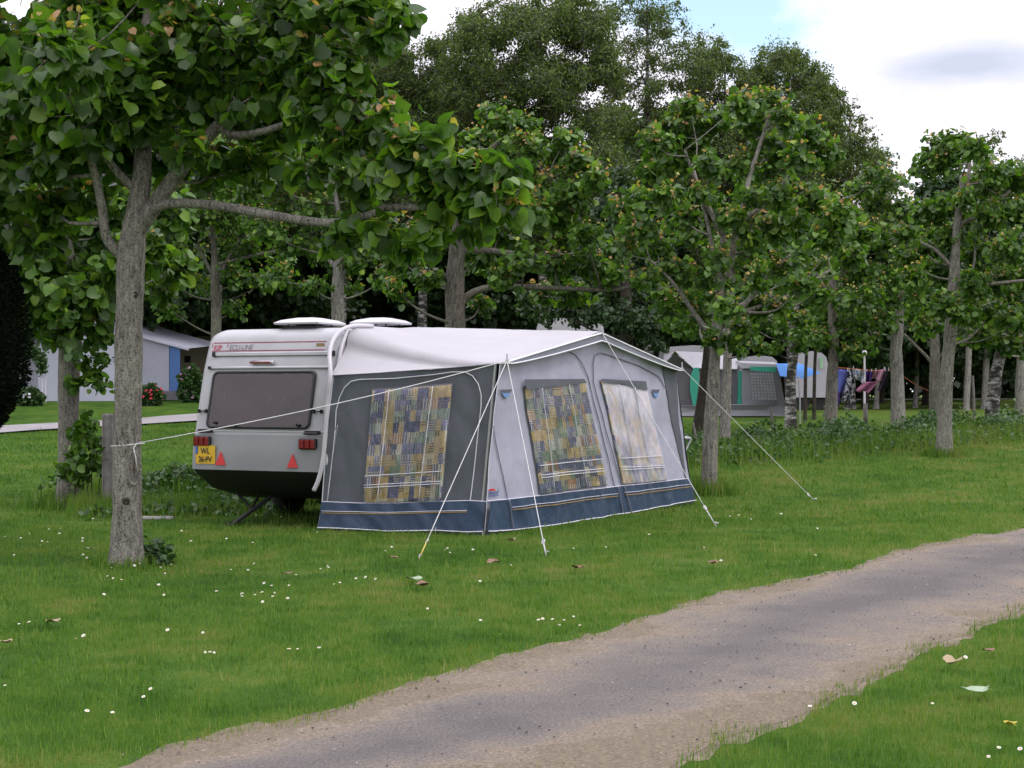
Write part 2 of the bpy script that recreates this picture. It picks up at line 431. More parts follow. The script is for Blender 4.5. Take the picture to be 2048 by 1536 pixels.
cr = ramp(nt, [(.24, (0,0,0)), (.40, (1,1,1))]); nt.links.new(sub.outputs[0], cr.inputs['Fac'])
# cloud brightness: white with soft grey undersides, in the same units as the sky
n2 = N(nt, 'ShaderNodeTexNoise', i_Scale=3.0, i_Detail=5); nt.links.new(mp.outputs[0], n2.inputs['Vector'])
cb = ramp(nt, [(.3, (9.5, 9.6, 10.6)), (.5, (11.8, 11.7, 12.4)), (.75, (14, 13.8, 14.2))])
for e, c in zip(cb.color_ramp.elements, [(.80, .81, .86), (.93, .92, .96), (1, 1, 1)]): e.color = c4(c)
nt.links.new(n2.outputs['Fac'], cb.inputs['Fac'])
cbm = N(nt, 'ShaderNodeMix', data_type='RGBA', blend_type='MULTIPLY'); cbm.inputs['Factor'].default_value = 1; cbm.inputs['B'].default_value = (12.4, 12.1, 12.9, 1)
nt.links.new(cb.outputs[0], cbm.inputs['A'])
gm = N(nt, 'ShaderNodeMix', data_type='RGBA', blend_type='MULTIPLY'); gm.inputs['B'].default_value = (.52, .58, .64, 1)
nt.links.new(g2.outputs[0], gm.inputs['Factor']); nt.links.new(cbm.outputs['Result'], gm.inputs['A'])
mx = N(nt, 'ShaderNodeMix', data_type='RGBA'); nt.links.new(cr.outputs[0], mx.inputs['Factor'])
nt.links.new(skm.outputs['Result'], mx.inputs['A']); nt.links.new(gm.outputs['Result'], mx.inputs['B'])
sz = N(nt, 'ShaderNodeSeparateXYZ'); nt.links.new(tc.outputs['Generated'], sz.inputs[0])
zr = N(nt, 'ShaderNodeMapRange'); zr.inputs['From Min'].default_value = .15; zr.inputs['From Max'].default_value = 1; zr.inputs['To Min'].default_value = 1.3; zr.inputs['To Max'].default_value = 2.4
nt.links.new(sz.outputs['Z'], zr.inputs['Value'])
vs_ = N(nt, 'ShaderNodeVectorMath', operation='SCALE'); nt.links.new(mx.outputs['Result'], vs_.inputs[0]); nt.links.new(zr.outputs[0], vs_.inputs['Scale'])
nt.links.new(vs_.outputs[0], bg.inputs['Color']); bg.inputs['Strength'].default_value = .10
nt.links.new(bg.outputs[0], out.inputs['Surface'])
scene.view_settings.view_transform = 'Standard'; scene.view_settings.look = 'None'; scene.view_settings.exposure = -.25; scene.view_settings.gamma = 1
scene.cycles.max_bounces = 8; scene.cycles.diffuse_bounces = 3; scene.cycles.glossy_bounces = 3; scene.cycles.transmission_bounces = 4; scene.cycles.transparent_max_bounces = 10
scene.cycles.use_denoising = True

# ================================================================== GROUND, ROAD, PATH
def lawn_color(nt):
    geo = N(nt, 'ShaderNodeNewGeometry')
    a = N(nt, 'ShaderNodeTexNoise', i_Scale=.55, i_Detail=5, i_Roughness=.6); nt.links.new(geo.outputs['Position'], a.inputs['Vector'])
    b = N(nt, 'ShaderNodeTexNoise', i_Scale=2.3, i_Detail=6, i_Roughness=.7); nt.links.new(geo.outputs['Position'], b.inputs['Vector'])
    s = N(nt, 'ShaderNodeMath', operation='MULTIPLY_ADD'); nt.links.new(b.outputs['Fac'], s.inputs[0]); s.inputs[1].default_value = .58
    m = N(nt, 'ShaderNodeMath', operation='MULTIPLY'); nt.links.new(a.outputs['Fac'], m.inputs[0]); m.inputs[1].default_value = .47
    nt.links.new(m.outputs[0], s.inputs[2])
    sp_ = N(nt, 'ShaderNodeSeparateXYZ'); nt.links.new(geo.outputs['Position'], sp_.inputs[0])
    dx = N(nt, 'ShaderNodeMath', operation='MULTIPLY_ADD'); nt.links.new(sp_.outputs['X'], dx.inputs[0]); dx.inputs[1].default_value = .0028; nt.links.new(s.outputs[0], dx.inputs[2])
    return dx.outputs[0]
GREEN = [(.38, (.042,.105,.013)), (.49, (.076,.172,.020)), (.57, (.118,.208,.028)), (.68, (.20,.215,.062))]
m, nt, out = new_mat('lawn')
f = lawn_color(nt); r = ramp(nt, [(p, [k*.62 for k in c]) for p, c in GREEN]); nt.links.new(f, r.inputs['Fac'])
geo = N(nt, 'ShaderNodeNewGeometry')
n3 = N(nt, 'ShaderNodeTexNoise', i_Scale=45, i_Detail=6, i_Roughness=.75); nt.links.new(geo.outputs['Position'], n3.inputs['Vector'])
r3 = ramp(nt, [(.3, (.45,.42,.40)), (.7, (1.5,1.5,1.4))]); nt.links.new(n3.outputs['Fac'], r3.inputs['Fac'])
mu = N(nt, 'ShaderNodeMix', data_type='RGBA', blend_type='MULTIPLY'); mu.inputs['Factor'].default_value = 1
nt.links.new(r.outputs[0], mu.inputs['A']); nt.links.new(r3.outputs[0], mu.inputs['B'])
b = N(nt, 'ShaderNodeBsdfPrincipled', i_Roughness=.9); b.inputs['Specular IOR Level'].default_value = .1
nt.links.new(mu.outputs['Result'], b.inputs['Base Color'])
bp = N(nt, 'ShaderNodeBump', i_Strength=.6, i_Distance=.03); nt.links.new(n3.outputs['Fac'], bp.inputs['Height']); nt.links.new(bp.outputs[0], b.inputs['Normal'])
nt.links.new(b.outputs[0], out.inputs['Surface']); M_LAWN = m

gx = list(np.linspace(-200, -26, 12))+list(np.linspace(-24, 30, 55))+list(np.linspace(34, 200, 12))
gy = list(np.linspace(-40, 0, 5))+list(np.linspace(2, 90, 133))+list(np.linspace(95, 320, 14))
mb = MB(); mb.add([(x, y, terrain(x, y)) for y in gy for x in gx], [(j*len(gx)+i, j*len(gx)+i+1, (j+1)*len(gx)+i+1, (j+1)*len(gx)+i) for j in range(len(gy)-1) for i in range(len(gx)-1)])
tag(mb.build('ground', M_LAWN, None, True), kind='structure')

UP = [(235,1545),(345,1500),(450,1470),(560,1448),(700,1420),(760,1392),(860,1358),(960,1330),(1130,1292),(1290,1240),(1440,1190),(1560,1168),(1700,1142),(1770,1112),(1860,1090),(2048,1060)]
LO = [(1330,1536),(1400,1508),(1470,1480),(1580,1430),(1690,1385),(1770,1340),(1850,1300),(1960,1250),(2048,1222)]
def gf(px, py):
    r = ray(px, py); t = -H/r.z; return (r.x*t, t)
up = [gf(*p) for p in UP]; lo = [gf(*p) for p in LO]
# carry both edges on outside the frame
du = ((up[-1][0]-up[-4][0]), (up[-1][1]-up[-4][1])); l = math.hypot(*du)
up = [(up[0][0]-6, up[0][1]-3.2), (up[0][0]-2, up[0][1]-1.05)]+up+[(up[-1][0]+du[0]/l*k, up[-1][1]+du[1]/l*k-.06*k) for k in (4, 10, 22)]
dl = ((lo[-1][0]-lo[-4][0]), (lo[-1][1]-lo[-4][1])); l = math.hypot(*dl)
lo = [(lo[0][0]-6.5, lo[0][1]-3.6), (lo[0][0]-2.5, lo[0][1]-1.5)]+lo+[(lo[-1][0]+dl[0]/l*k, lo[-1][1]+dl[1]/l*k) for k in (4, 10, 22)]
def resample(pl, n):
    pl = np.array(pl); d = np.concatenate([[0], np.cumsum(np.linalg.norm(np.diff(pl, axis=0), axis=1))]); t = np.linspace(0, d[-1], n)
    return np.stack([np.interp(t, d, pl[:, 0]), np.interp(t, d, pl[:, 1])], 1)
NR = 420; U_, L_ = resample(up, NR), resample(lo, NR)
for i in range(NR):
    a = mnoise.noise(V((i*.11, 0, 0)))*.12+mnoise.noise(V((i*.45, 5, 0)))*.08+mnoise.noise(V((i*1.3, 2, 0)))*.05; U_[i][1] += a
    a = mnoise.noise(V((i*.11, 9, 0)))*.12+mnoise.noise(V((i*.45, 15, 0)))*.08+mnoise.noise(V((i*1.3, 12, 0)))*.05; L_[i][1] += a
mb = MB()
def road_pt(u, v):
    i = int(round(u*(NR-1))); a, b_ = U_[i], L_[i]
    x, y = a*(1-v)+b_*v
    crown = .0
    return (x, y, .004+crown+.012*math.sin(math.pi*v))
mb.grid(road_pt, NR-1, 14)
m, nt, out = new_mat('worn_asphalt')
tc = N(nt, 'ShaderNodeTexCoord'); sx = N(nt, 'ShaderNodeSeparateXYZ'); nt.links.new(tc.outputs['UV'], sx.inputs[0])
geo = N(nt, 'ShaderNodeNewGeometry'); pos = geo.outputs['Position']
na = N(nt, 'ShaderNodeTexNoise', i_Scale=1.1, i_Detail=7, i_Roughness=.62); nt.links.new(pos, na.inputs['Vector'])
mr = N(nt, 'ShaderNodeMath', operation='SUBTRACT'); nt.links.new(sx.outputs['Y'], mr.inputs[0]); mr.inputs[1].default_value = .48
ab = N(nt, 'ShaderNodeMath', operation='ABSOLUTE'); nt.links.new(mr.outputs[0], ab.inputs[0])
# further left (lower u) the road is sandier
ux = N(nt, 'ShaderNodeMapRange'); ux.inputs['From Min'].default_value = .10; ux.inputs['From Max'].default_value = .36; ux.inputs['To Min'].default_value = .20; ux.inputs['To Max'].default_value = 0
nt.links.new(sx.outputs['X'], ux.inputs['Value'])
ad = N(nt, 'ShaderNodeMath', operation='MULTIPLY_ADD'); nt.links.new(na.outputs['Fac'], ad.inputs[0]); ad.inputs[1].default_value = 1.05; nt.links.new(ab.outputs[0], ad.inputs[2])
ad2 = N(nt, 'ShaderNodeMath', operation='ADD'); nt.links.new(ad.outputs[0], ad2.inputs[0]); nt.links.new(ux.outputs[0], ad2.inputs[1])
rr_ = ramp(nt, [(.50, (.122,.112,.109)), (.70, (.152,.137,.127)), (.86, (.19,.165,.142)), (.94, (.22,.182,.142)), (.98, (.215,.178,.138)), (1, (.19,.155,.115))]); nt.links.new(ad2.outputs[0], rr_.inputs['Fac'])
nb = N(nt, 'ShaderNodeTexNoise', i_Scale=60, i_Detail=6, i_Roughness=.8); nt.links.new(pos, nb.inputs['Vector'])
rb = ramp(nt, [(.32, (.30,.30,.31)), (.45, (.9,.9,.9)), (.55, (1.05,1.05,1.05)), (.68, (2.0,2.0,1.9))]); nt.links.new(nb.outputs['Fac'], rb.inputs['Fac'])
mu = N(nt, 'ShaderNodeMix', data_type='RGBA', blend_type='MULTIPLY'); mu.inputs['Factor'].default_value = 1
nt.links.new(rr_.outputs[0], mu.inputs['A']); nt.links.new(rb.outputs[0], mu.inputs['B'])
vo = N(nt, 'ShaderNodeTexVoronoi', i_Scale=34, i_Randomness=1); nt.links.new(pos, vo.inputs['Vector'])
rv = ramp(nt, [(.05, (.35,.33,.33)), (.16, (1,1,1))]); nt.links.new(vo.outputs['Distance'], rv.inputs['Fac'])
m3 = N(nt, 'ShaderNodeMix', data_type='RGBA', blend_type='MULTIPLY'); nt.links.new(mu.outputs['Result'], m3.inputs['A']); nt.links.new(rv.outputs[0], m3.inputs['B'])
nc = N(nt, 'ShaderNodeTexNoise', i_Scale=2.2, i_Detail=3); nt.links.new(pos, nc.inputs['Vector'])
rc = ramp(nt, [(.42, (0,0,0)), (.58, (.9,.9,.9))]); nt.links.new(nc.outputs['Fac'], rc.inputs['Fac']); nt.links.new(rc.outputs[0], m3.inputs['Factor'])
b = N(nt, 'ShaderNodeBsdfPrincipled', i_Roughness=.92); b.inputs['Specular IOR Level'].default_value = .15
nt.links.new(m3.outputs['Result'], b.inputs['Base Color'])
bp = N(nt, 'ShaderNodeBump', i_Strength=.7, i_Distance=.015); nt.links.new(nb.outputs['Fac'], bp.inputs['Height']); nt.links.new(bp.outputs[0], b.inputs['Normal'])
nt.links.new(b.outputs[0], out.inputs['Surface'])
tag(mb.build('road', m, None, True), kind='structure')
# bare trodden soil on both verges, under the thin grass
mv = simple('verge_soil', (.165,.132,.092), .95, .45, 6, .8, 60)
for EDG, sg, sd_ in ((U_, 1, 21), (L_, -1, 31)):
    mb = MB()
    def vfn(u, v):
        i = int(round(u*(NR-1))); e_ = EDG[i]; w_ = .12+.22*mnoise.noise(V((i*.23, sd_, 0)))+.12*mnoise.noise(V((i*.5, sd_, 3)))
        return (e_[0], e_[1]+sg*(-.12+v*(.12+max(.06, w_))), .002)
    mb.grid(vfn, NR-1, 3); tag(mb.build('verge', mv, None, True), kind='structure')
# loose grit lying on the road
g = RNG; M_ = 12000
ii = g.integers(0, NR, M_); vv = np.clip(g.beta(.75, .75, M_), .01, .99); vv = np.where(g.random(M_) < .55, np.clip(.5+g.normal(0, .5, M_), .02, .98), vv)
pp = U_[ii]*(1-vv[:, None])+L_[ii]*vv[:, None]+g.normal(0, .05, (M_, 2))
keep = (pp[:, 1] < 18) & (pp[:, 1] > 5) & (np.abs(pp[:, 0]) < 7); pp = pp[keep]
pos3 = np.column_stack([pp, .012+.012*np.sin(np.pi*vv[keep])])
PEB = (np.array([(-.5,-.35,0),(.5,-.4,0),(.45,.4,0),(-.4,.45,0),(-.25,-.2,.5),(.28,-.2,.45),(.2,.22,.5),(-.22,.2,.42)], float), [(0,1,5,4),(1,2,6,5),(2,3,7,6),(3,0,4,7),(4,5,6,7)])
an = g.uniform(0, 6.28, len(pp)); dd = np.column_stack([np.cos(an), np.sin(an), np.zeros(len(pp))]); nn = np.tile([0,0,1.], (len(pp), 1))
mgr, nt, out = new_mat('grit'); a_ = N(nt, 'ShaderNodeAttribute', attribute_name='hue'); r = ramp(nt, [(0, (.03,.027,.027)), (.5, (.08,.07,.068)), (.85, (.17,.15,.135)), (1, (.36,.33,.30))]); nt.links.new(a_.outputs['Fac'], r.inputs['Fac'])
b = N(nt, 'ShaderNodeBsdfPrincipled', i_Roughness=.9); nt.links.new(r.outputs[0], b.inputs['Base Color']); nt.links.new(b.outputs[0], out.inputs['Surface'])
tag(leaf_obj('grit', pos3, dd, nn, g.gamma(1.7, .0028, len(pp)).clip(.002, .016), g.random(len(pp))**1.3, PEB, mgr), kind='stuff')

# far path beyond the lawn
fp = [(-300,880),(-100,868),(0,861),(200,850),(390,838),(700,824),(1000,814),(1440,806),(1600,803),(1750,801),(2048,799),(2300,798)]
pts = []
for (px, py) in fp: q = G(px, py); pts.append((q.x, q.y))
pts = resample(pts, 120); mb = MB()
def path_pt(u, v):
    i = int(round(u*119)); a = pts[i]; t = pts[min(119, i+1)]-pts[max(0, i-1)]; t = t/np.linalg.norm(t)
    wd = 2.6 if u < .45 else 2.3
    p = a+np.array([-t[1], t[0]])*(v-.5)*wd*(1+.04*math.sin(i*.7))
    return (p[0], p[1], terrain(p[0], p[1])+.05)
mb.grid(path_pt, 119, 8)
tag(mb.build('path', simple('path_asphalt', (.26,.245,.25), .9, .2, .8, .3, 30), None, True), kind='structure')

# ================================================================== GRASS BLADES (stuff)
def in_road(x, y):
    """signed margin of a point to the road strip (positive inside)"""
    yu = np.interp(x, U_[:, 0], U_[:, 1]); yl = np.interp(x, L_[:, 0], L_[:, 1])
    return np.minimum(yu-y, y-yl)
BL = (np.array([(-.5,0,0),(.5,0,0),(.32,.55,.07),(-.32,.55,.07),(0,1,.28)], float), [(0,1,2,3),(3,2,4)])
mgrass, nt, out = new_mat('grass_blade')
f = lawn_color(nt); r = ramp(nt, GREEN); a_ = N(nt, 'ShaderNodeAttribute', attribute_name='hue')
s1 = N(nt, 'ShaderNodeMath', operation='MULTIPLY_ADD'); nt.links.new(a_.outputs['Fac'], s1.inputs[0]); s1.inputs[1].default_value = .16; 
s0 = N(nt, 'ShaderNodeMath', operation='SUBTRACT'); nt.links.new(f, s0.inputs[0]); s0.inputs[1].default_value = .07; nt.links.new(s0.outputs[0], s1.inputs[2])
nt.links.new(s1.outputs[0], r.inputs['Fac'])
b = N(nt, 'ShaderNodeBsdfPrincipled', i_Roughness=.55); b.inputs['Specular IOR Level'].default_value = .25; nt.links.new(r.outputs[0], b.inputs['Base Color'])
t = N(nt, 'ShaderNodeBsdfTranslucent'); mu = N(nt, 'ShaderNodeMix', data_type='RGBA', blend_type='MULTIPLY'); mu.inputs['Factor'].default_value = 1; mu.inputs['B'].default_value = (1.5,1.6,.8,1)
nt.links.new(r.outputs[0], mu.inputs['A']); nt.links.new(mu.outputs['Result'], t.inputs['Color'])
mx = N(nt, 'ShaderNodeMixShader'); mx.inputs['Fac'].default_value = .3; nt.links.new(b.outputs[0], mx.inputs[1]); nt.links.new(t.outputs[0], mx.inputs[2]); nt.links.new(mx.outputs[0], out.inputs['Surface'])
tz = np.vectorize(terrain)
P_, S_, A_, H_ = [], [], [], []
for (y0, y1, dens, hh, ww) in ((5.0, 8.5, 5200, .036, .0042), (8.5, 13, 2600, .038, .006), (13, 20, 1100, .042, .009), (20, 30, 420, .05, .014), (30, 44, 160, .06, .022)):
    xm = y1*.36+1.4; n = int(dens*(y1-y0)*2*xm)
    x = RNG.uniform(-xm, xm, n); y = RNG.uniform(y0, y1, n)
    mar = in_road(x, y)
    tuft = np.array([mnoise.noise(V((a*2.6, b_*2.6, 7))) for a, b_ in zip(x, y)]) if y0 < 13 else RNG.normal(0, .25, n)
    k = mar < tuft*.36+.03+RNG.normal(0, .07, n)
    # thinner near the road's edge
    k &= (RNG.random(n) < np.clip(.60-mar*1.2, .2, 1))
    if y0 >= 29: k &= np.array([np.min(np.hypot(pts[:, 0]-a, pts[:, 1]-b_)) > 1.42 for a, b_ in zip(x, y)])
    thin = np.array([mnoise.noise(V((a*.9, b_*.9, 30))) for a, b_ in zip(x, y)]) if y0 < 20 else np.zeros(n)
    k &= RNG.random(n) < 1-np.clip((thin-.15)*2.0, 0, .65)
    hem = [gf(640, 1060), gf(968, 1070), (2.56, 21.9)]
    for (ax_, ay_), (bx_, by_) in zip(hem[:-1], hem[1:]):
        t_ = np.clip(((x-ax_)*(bx_-ax_)+(y-ay_)*(by_-ay_))/((bx_-ax_)**2+(by_-ay_)**2), 0, 1)
        k &= np.hypot(x-ax_-t_*(bx_-ax_), y-ay_-t_*(by_-ay_)) > .05+.05*RNG.random(n)
    x, y, mar = x[k], y[k], mar[k]; n = len(x)
    P_.append(np.column_stack([x, y, tz(x, y)-.003])); 
    S_.append(hh*RNG.uniform(.5, 1.25, n)*np.where(RNG.random(n) < .04, 1.8, 1)); A_.append(np.full(n, ww/hh)*RNG.uniform(.7, 1.2, n)); H_.append(RNG.random(n)+1.0*np.exp(-np.clip(-mar, 0, 9)/.40)*RNG.random(n))
P_, S_, A_, H_ = map(np.concatenate, (P_, S_, A_, H_)); n = len(P_)
an = RNG.uniform(0, 6.28, n); le = RNG.uniform(.1, .85, n)
dd = np.column_stack([np.cos(an)*le, np.sin(an)*le, np.ones(n)]); nn = np.column_stack([-np.cos(an), -np.sin(an), np.full(n, .3)])
tag(leaf_obj('grass', P_, dd, nn, S_, H_, BL, mgrass, aspect=A_), kind='stuff')
# ================================================================== CARAVAN
U = V((.425, .905, 0)).normalized(); W = V((-.905, .425, 0)).normalized(); Z = V((0,0,1))
C0 = V((-1.945, 18.63, 0)); WD = 1.90; LEN = 4.9; ZT = 2.335
def lean(z):
    """how far the tail panel stands back from the roof corner at height z"""
    pts = [(0.28, -.45), (.42, .08), (.66, .43), (.9, .42), (1.13, .36), (1.5, .28), (1.85, .19), (2.1, .10), (2.25, .03), (2.335, -.06)]
    zs = [p[0] for p in pts]; ss = [p[1] for p in pts]
    return float(np.interp(z, zs, ss))
def R_(wc, z, off=0.0): return C0+W*wc-U*(lean(z)+off)+Z*z
def rear(px, py):
    """pixel -> (w, z) on the tail panel"""
    r = ray(px, py); z = 1.2
    for _ in range(40):
        s = lean(z); o = C0-U*s
        t = (o.x*U.x+o.y*U.y)/(r.x*U.x+r.y*U.y)
        z = .5*z+.5*(H+r.z*t)
    p = V((r.x*t, r.y*t, 0))-o
    return (p.x*W.x+p.y*W.y, z)
def ring(z, ins=0.0, rc=.10, outp=0.0):
    s = lean(z)+outp; a = -s+ins; b_ = LEN+.45*max(0, min(1, (2.335-z)/2))*.6-ins+outp
    x0, x1 = 0+ins-outp, WD-ins+outp; pts = []
    for (cx, cy, a0) in ((a+rc, x0+rc, 180), (b_-rc, x0+rc, 270), (b_-rc, x1-rc, 0), (a+rc, x1-rc, 90)):
        for k in range(6):
            t = math.radians(a0+k*18); pts.append(C0+U*(cx+rc*math.cos(t))+W*(cy+rc*math.sin(t))+Z*z)
    return pts
def loft(mb, rings, cap0=False, cap1=False):
    n = len(rings[0]); vs = [p for r in rings for p in r]; fs = []
    for i in range(len(rings)-1):
        for k in range(n): fs.append((i*n+k, i*n+(k+1) % n, (i+1)*n+(k+1) % n, (i+1)*n+k))
    if cap0: fs.append(tuple(range(n-1, -1, -1)))
    if cap1: fs.append(tuple(range((len(rings)-1)*n, len(rings)*n)))
    mb.add(vs, fs)
M_CREAM = simple('caravan_shell', (.40,.40,.42), .35, .10, 2, .04, 6, spec=.5)
M_CREAMROOF = simple('caravan_roof', (.74,.70,.76), .4, .05, 2)
M_PANEL = simple('caravan_grey_panel', (.235,.24,.25), .45, .08, 2, .04, 6)
M_UNDER = simple('underbody', (.012,.013,.015), .7, .3)
M_BLACK = simple('black_plastic', (.012,.012,.014), .45, .2)
M_ALU = simple('aluminium_trim', (.55,.55,.58), .3, .08, metal=.6)
M_WHITE = simple('white_plastic', (.55,.53,.57), .4, .04)
M_RUBBER = simple('rubber', (.015,.015,.015), .8, .2)
M_CHROME = simple('wheel_metal', (.35,.35,.36), .35, .1, metal=.7)
M_REDL = simple('tail_lens', (.20,.008,.01), .15, .2, 30)
M_RED = simple('reflector_red', (.62,.03,.03), .3, .1)
M_YEL = simple('plate_yellow', (.72,.45,.02), .4, .05)
M_BLUE = simple('plate_blue', (.06,.14,.42), .4, .05)
M_INK = simple('black_ink', (.012,.012,.012), .5, 0)
M_REDINK = simple('red_print', (.42,.05,.09), .5, 0)
M_GREYINK = simple('grey_print', (.17,.13,.18), .5, 0)
M_GOLD = simple('badge_gold', (.35,.24,.10), .4, .1)

car = thing('caravan', C0+U*1.2+W*.9, 'white touring caravan with red tail lights and yellow number plate, joined to the awning', 'caravan')
mb = MB()
zs = [1.075, 1.13, 1.35, 1.6, 1.85, 2.0, 2.1, 2.2]
rings = [ring(z) for z in zs]+[ring(ZT-.12*(1-math.sin(t)), .12*(1-math.cos(t)), .12) for t in (.25, .6, .95, 1.25, 1.5)]
loft(mb, rings, False, True); body = mb.build('body', M_CREAM, car, True)
for p in body.data.polygons: pass
mb = MB(); loft(mb, [ring(.66), ring(.78), ring(.93), ring(1.075)]); mb.build('lower_panel', M_PANEL, car, True)
mb = MB(); loft(mb, [ring(.28, .06), ring(.42, .02), ring(.62, .004), ring(.66, .004)], True); mb.build('underbody', M_UNDER, car, True)
# lower panel boundary strip
mb = MB()
a = rear(400, 864)[1]
def rail_tube(z, w0, w1, hgt, thick, name, m, parent, ends=True):
    mb = MB(); n = 14
    for k in range(n):
        wa, wb = w0+(w1-w0)*k/n, w0+(w1-w0)*(k+1)/n
        if k == 0: pass
    c0_, c1_ = R_(w0, z, thick/2), R_(w1, z, thick/2)
    mb.box((c0_+c1_)/2, ((c1_-c0_).length, thick, hgt), (W, U, Z), bev=.006)
    o = mb.build(name, m, parent)
    if ends:
        for wq in (w0, w1):
            mb = MB(); mb.box(R_(wq, z, thick*.7), (.03, thick*1.6, hgt*1.3), (W, U, Z), bev=.004); mb.build('rail_end', M_BLACK, o)
    return o
z1 = rear(520, 708)[1]; z2 = rear(520, 735)[1]
rail_tube(z1, .07, 1.74, .045, .03, 'trim_rail', M_ALU, car)
rail_tube(z2, .08, 1.76, .028, .03, 'trim_rail', M_ALU, car)
mb = MB(); zz = rear(500, 862)[1]; mb.box(R_(.92, zz, .006), (1.72, .012, .018), (W, U, Z)); mb.build('trim_strip', M_WHITE, car)
# lettering and stripes
def text_on(s, size, fn, m, name, parent, bold=0.0, xs=1.0, shear=0.0, align='LEFT'):
    cu = bpy.data.curves.new('t', 'FONT'); cu.body = s; cu.size = size; cu.align_x = align; cu.extrude = .0; cu.offset = bold; cu.shear = shear; cu.resolution_u = 4
    to = bpy.data.objects.new('t', cu); COL.objects.link(to)
    dg = bpy.context.evaluated_depsgraph_get(); me = bpy.data.meshes.new_from_object(to.evaluated_get(dg))
    bpy.data.objects.remove(to); 
    for v in me.vertices: v.co = fn(v.co.x*xs, v.co.y)
    me.update(); me.materials.clear(); me.name = name
    return link(name, me, m, parent, False)
wl, zl = rear(424, 703); wr, zr = rear(650, 698)
kz = zl+.005
text_on('KIP', .085, lambda x, y: R_(wl-.02-x, kz+.012+y, .006), M_REDINK, 'lettering', car, .002, .95)
text_on('ECU-LINE', .088, lambda x, y: R_(wl-.245-x, kz+.012+y, .006), M_GREYINK, 'lettering', car, 0, .9)
mb = MB()
for zq in (kz, kz+.098):
    mb.box(R_((wl+wr)/2, zq, .004), (wl-wr, .003, .010), (W, U, Z))
mb.box(R_(wl-.0, kz+.05, .004), (.008, .003, .09), (W, U, Z)); mb.box(R_(wl-.215, kz+.05, .004), (.008, .003, .09), (W, U, Z))
mb.build('stripe', M_REDINK, car)
mb = MB(); mb.box(R_(wr+.07, kz+.05, .005), (.11, .006, .055), (W, U, Z), bev=.003); mb.build('badge', M_GOLD, car)
# high brake light
wb, zb = rear(528, 725); mb = MB(); mb.box(R_(wb, zb, .03), (.33, .06, .045), (W, U, Z), bev=.015); hb = mb.build('brake_light', M_WHITE, car)
mb = MB(); mb.box(R_(wb+.02, zb, .062), (.29, .012, .022), (W, U, Z), bev=.004); mb.build('lens', M_REDL, hb)

# rear window
def rrect(w0, z0, w1, z1_, r, n=5):
    out = []
    for (cw, cz, a0) in ((w1-r, z0+r, 270), (w1-r, z1_-r, 0), (w0+r, z1_-r, 90), (w0+r, z0+r, 180)):
        for k in range(n+1):
            t = math.radians(a0+k*90/n); out.append((cw+r*math.cos(t), cz+r*math.sin(t)))
    return out
w_l, z_b = rear(414, 856); w_r, z_t = rear(632, 741)
w_r2 = rear(624, 858)[0]
win_w0, win_w1 = (w_r+w_r2)/2, w_l
z_b = (z_b+rear(622, 858)[1])/2
outer = rrect(win_w0, z_b, win_w1, z_t, .07); inner = rrect(win_w0+.03, z_b+.03, win_w1-.03, z_t-.03, .05)
mb = MB(); n = len(outer)
vs = [R_(a, b_, .004) for a, b_ in outer]+[R_(a, b_, .035) for a, b_ in outer]+[R_(a, b_, .035) for a, b_ in inner]+[R_(a, b_, .012) for a, b_ in inner]
mb.add(vs, [(k*n+i, k*n+(i+1) % n, (k+1)*n+(i+1) % n, (k+1)*n+i) for k in range(3) for i in range(n)])
win = mb.build('window', M_BLACK, car, True)
# pane: tinted acrylic in front of a pleated curtain
mb = MB(); mb.add([R_(a, b_, .030) for a, b_ in inner], [tuple(range(n-1, -1, -1))])
m, nt, out = new_mat('tinted_acrylic')
gl = N(nt, 'ShaderNodeBsdfGlossy', i_Roughness=.03); gl.inputs['Color'].default_value = (1, .95, .98, 1)
tr = N(nt, 'ShaderNodeBsdfTransparent'); tr.inputs['Color'].default_value = (.55, .50, .48, 1)
fre = N(nt, 'ShaderNodeFresnel'); fre.inputs['IOR'].default_value = 1.55
md = N(nt, 'ShaderNodeMath', operation='MULTIPLY_ADD'); nt.links.new(fre.outputs[0], md.inputs[0]); md.inputs[1].default_value = 1.0; md.inputs[2].default_value = .01
tc = N(nt, 'ShaderNodeTexCoord'); nn_ = N(nt, 'ShaderNodeTexNoise', i_Scale=1.6, i_Detail=1); nt.links.new(tc.outputs['Object'], nn_.inputs['Vector'])
bp = N(nt, 'ShaderNodeBump', i_Strength=.5, i_Distance=.06); nt.links.new(nn_.outputs['Fac'], bp.inputs['Height']); nt.links.new(bp.outputs[0], gl.inputs['Normal'])
mx = N(nt, 'ShaderNodeMixShader'); nt.links.new(md.outputs[0], mx.inputs[0]); nt.links.new(tr.outputs[0], mx.inputs[1]); nt.links.new(gl.outputs[0], mx.inputs[2]); nt.links.new(mx.outputs[0], out.inputs['Surface'])
mb.build('pane', m, win)
mb = MB(); cur_r = random.Random(3)
ph = [cur_r.uniform(0, 6) for _ in range(5)]
def curt(u, v):
    a = win_w0+.03+(win_w1-win_w0-.06)*u; b_ = z_b+.03+(z_t-z_b-.06)*v
    return R_(a, b_, .015+.0085*math.sin(u*95+ph[0]+.8*math.sin(u*13))+.002*math.sin(u*41+ph[1]+v))
mb.grid(curt, 160, 6)
mb.build('curtain', simple('curtain_mauve', (.19,.135,.115), .9, .25, 9), win, True)
for px in (475, 600): 
    wq, zq = rear(px, 850); mb = MB(); mb.box(R_(wq, zq, .045), (.05, .03, .03), (W, U, Z), bev=.008); mb.build('latch', M_BLACK, win)
wq, zq = rear(434, 845); mb = MB(); mb.box(R_(wq, zq, .045), (.04, .03, .03), (W, U, Z), bev=.008); mb.build('latch', M_BLACK, win)
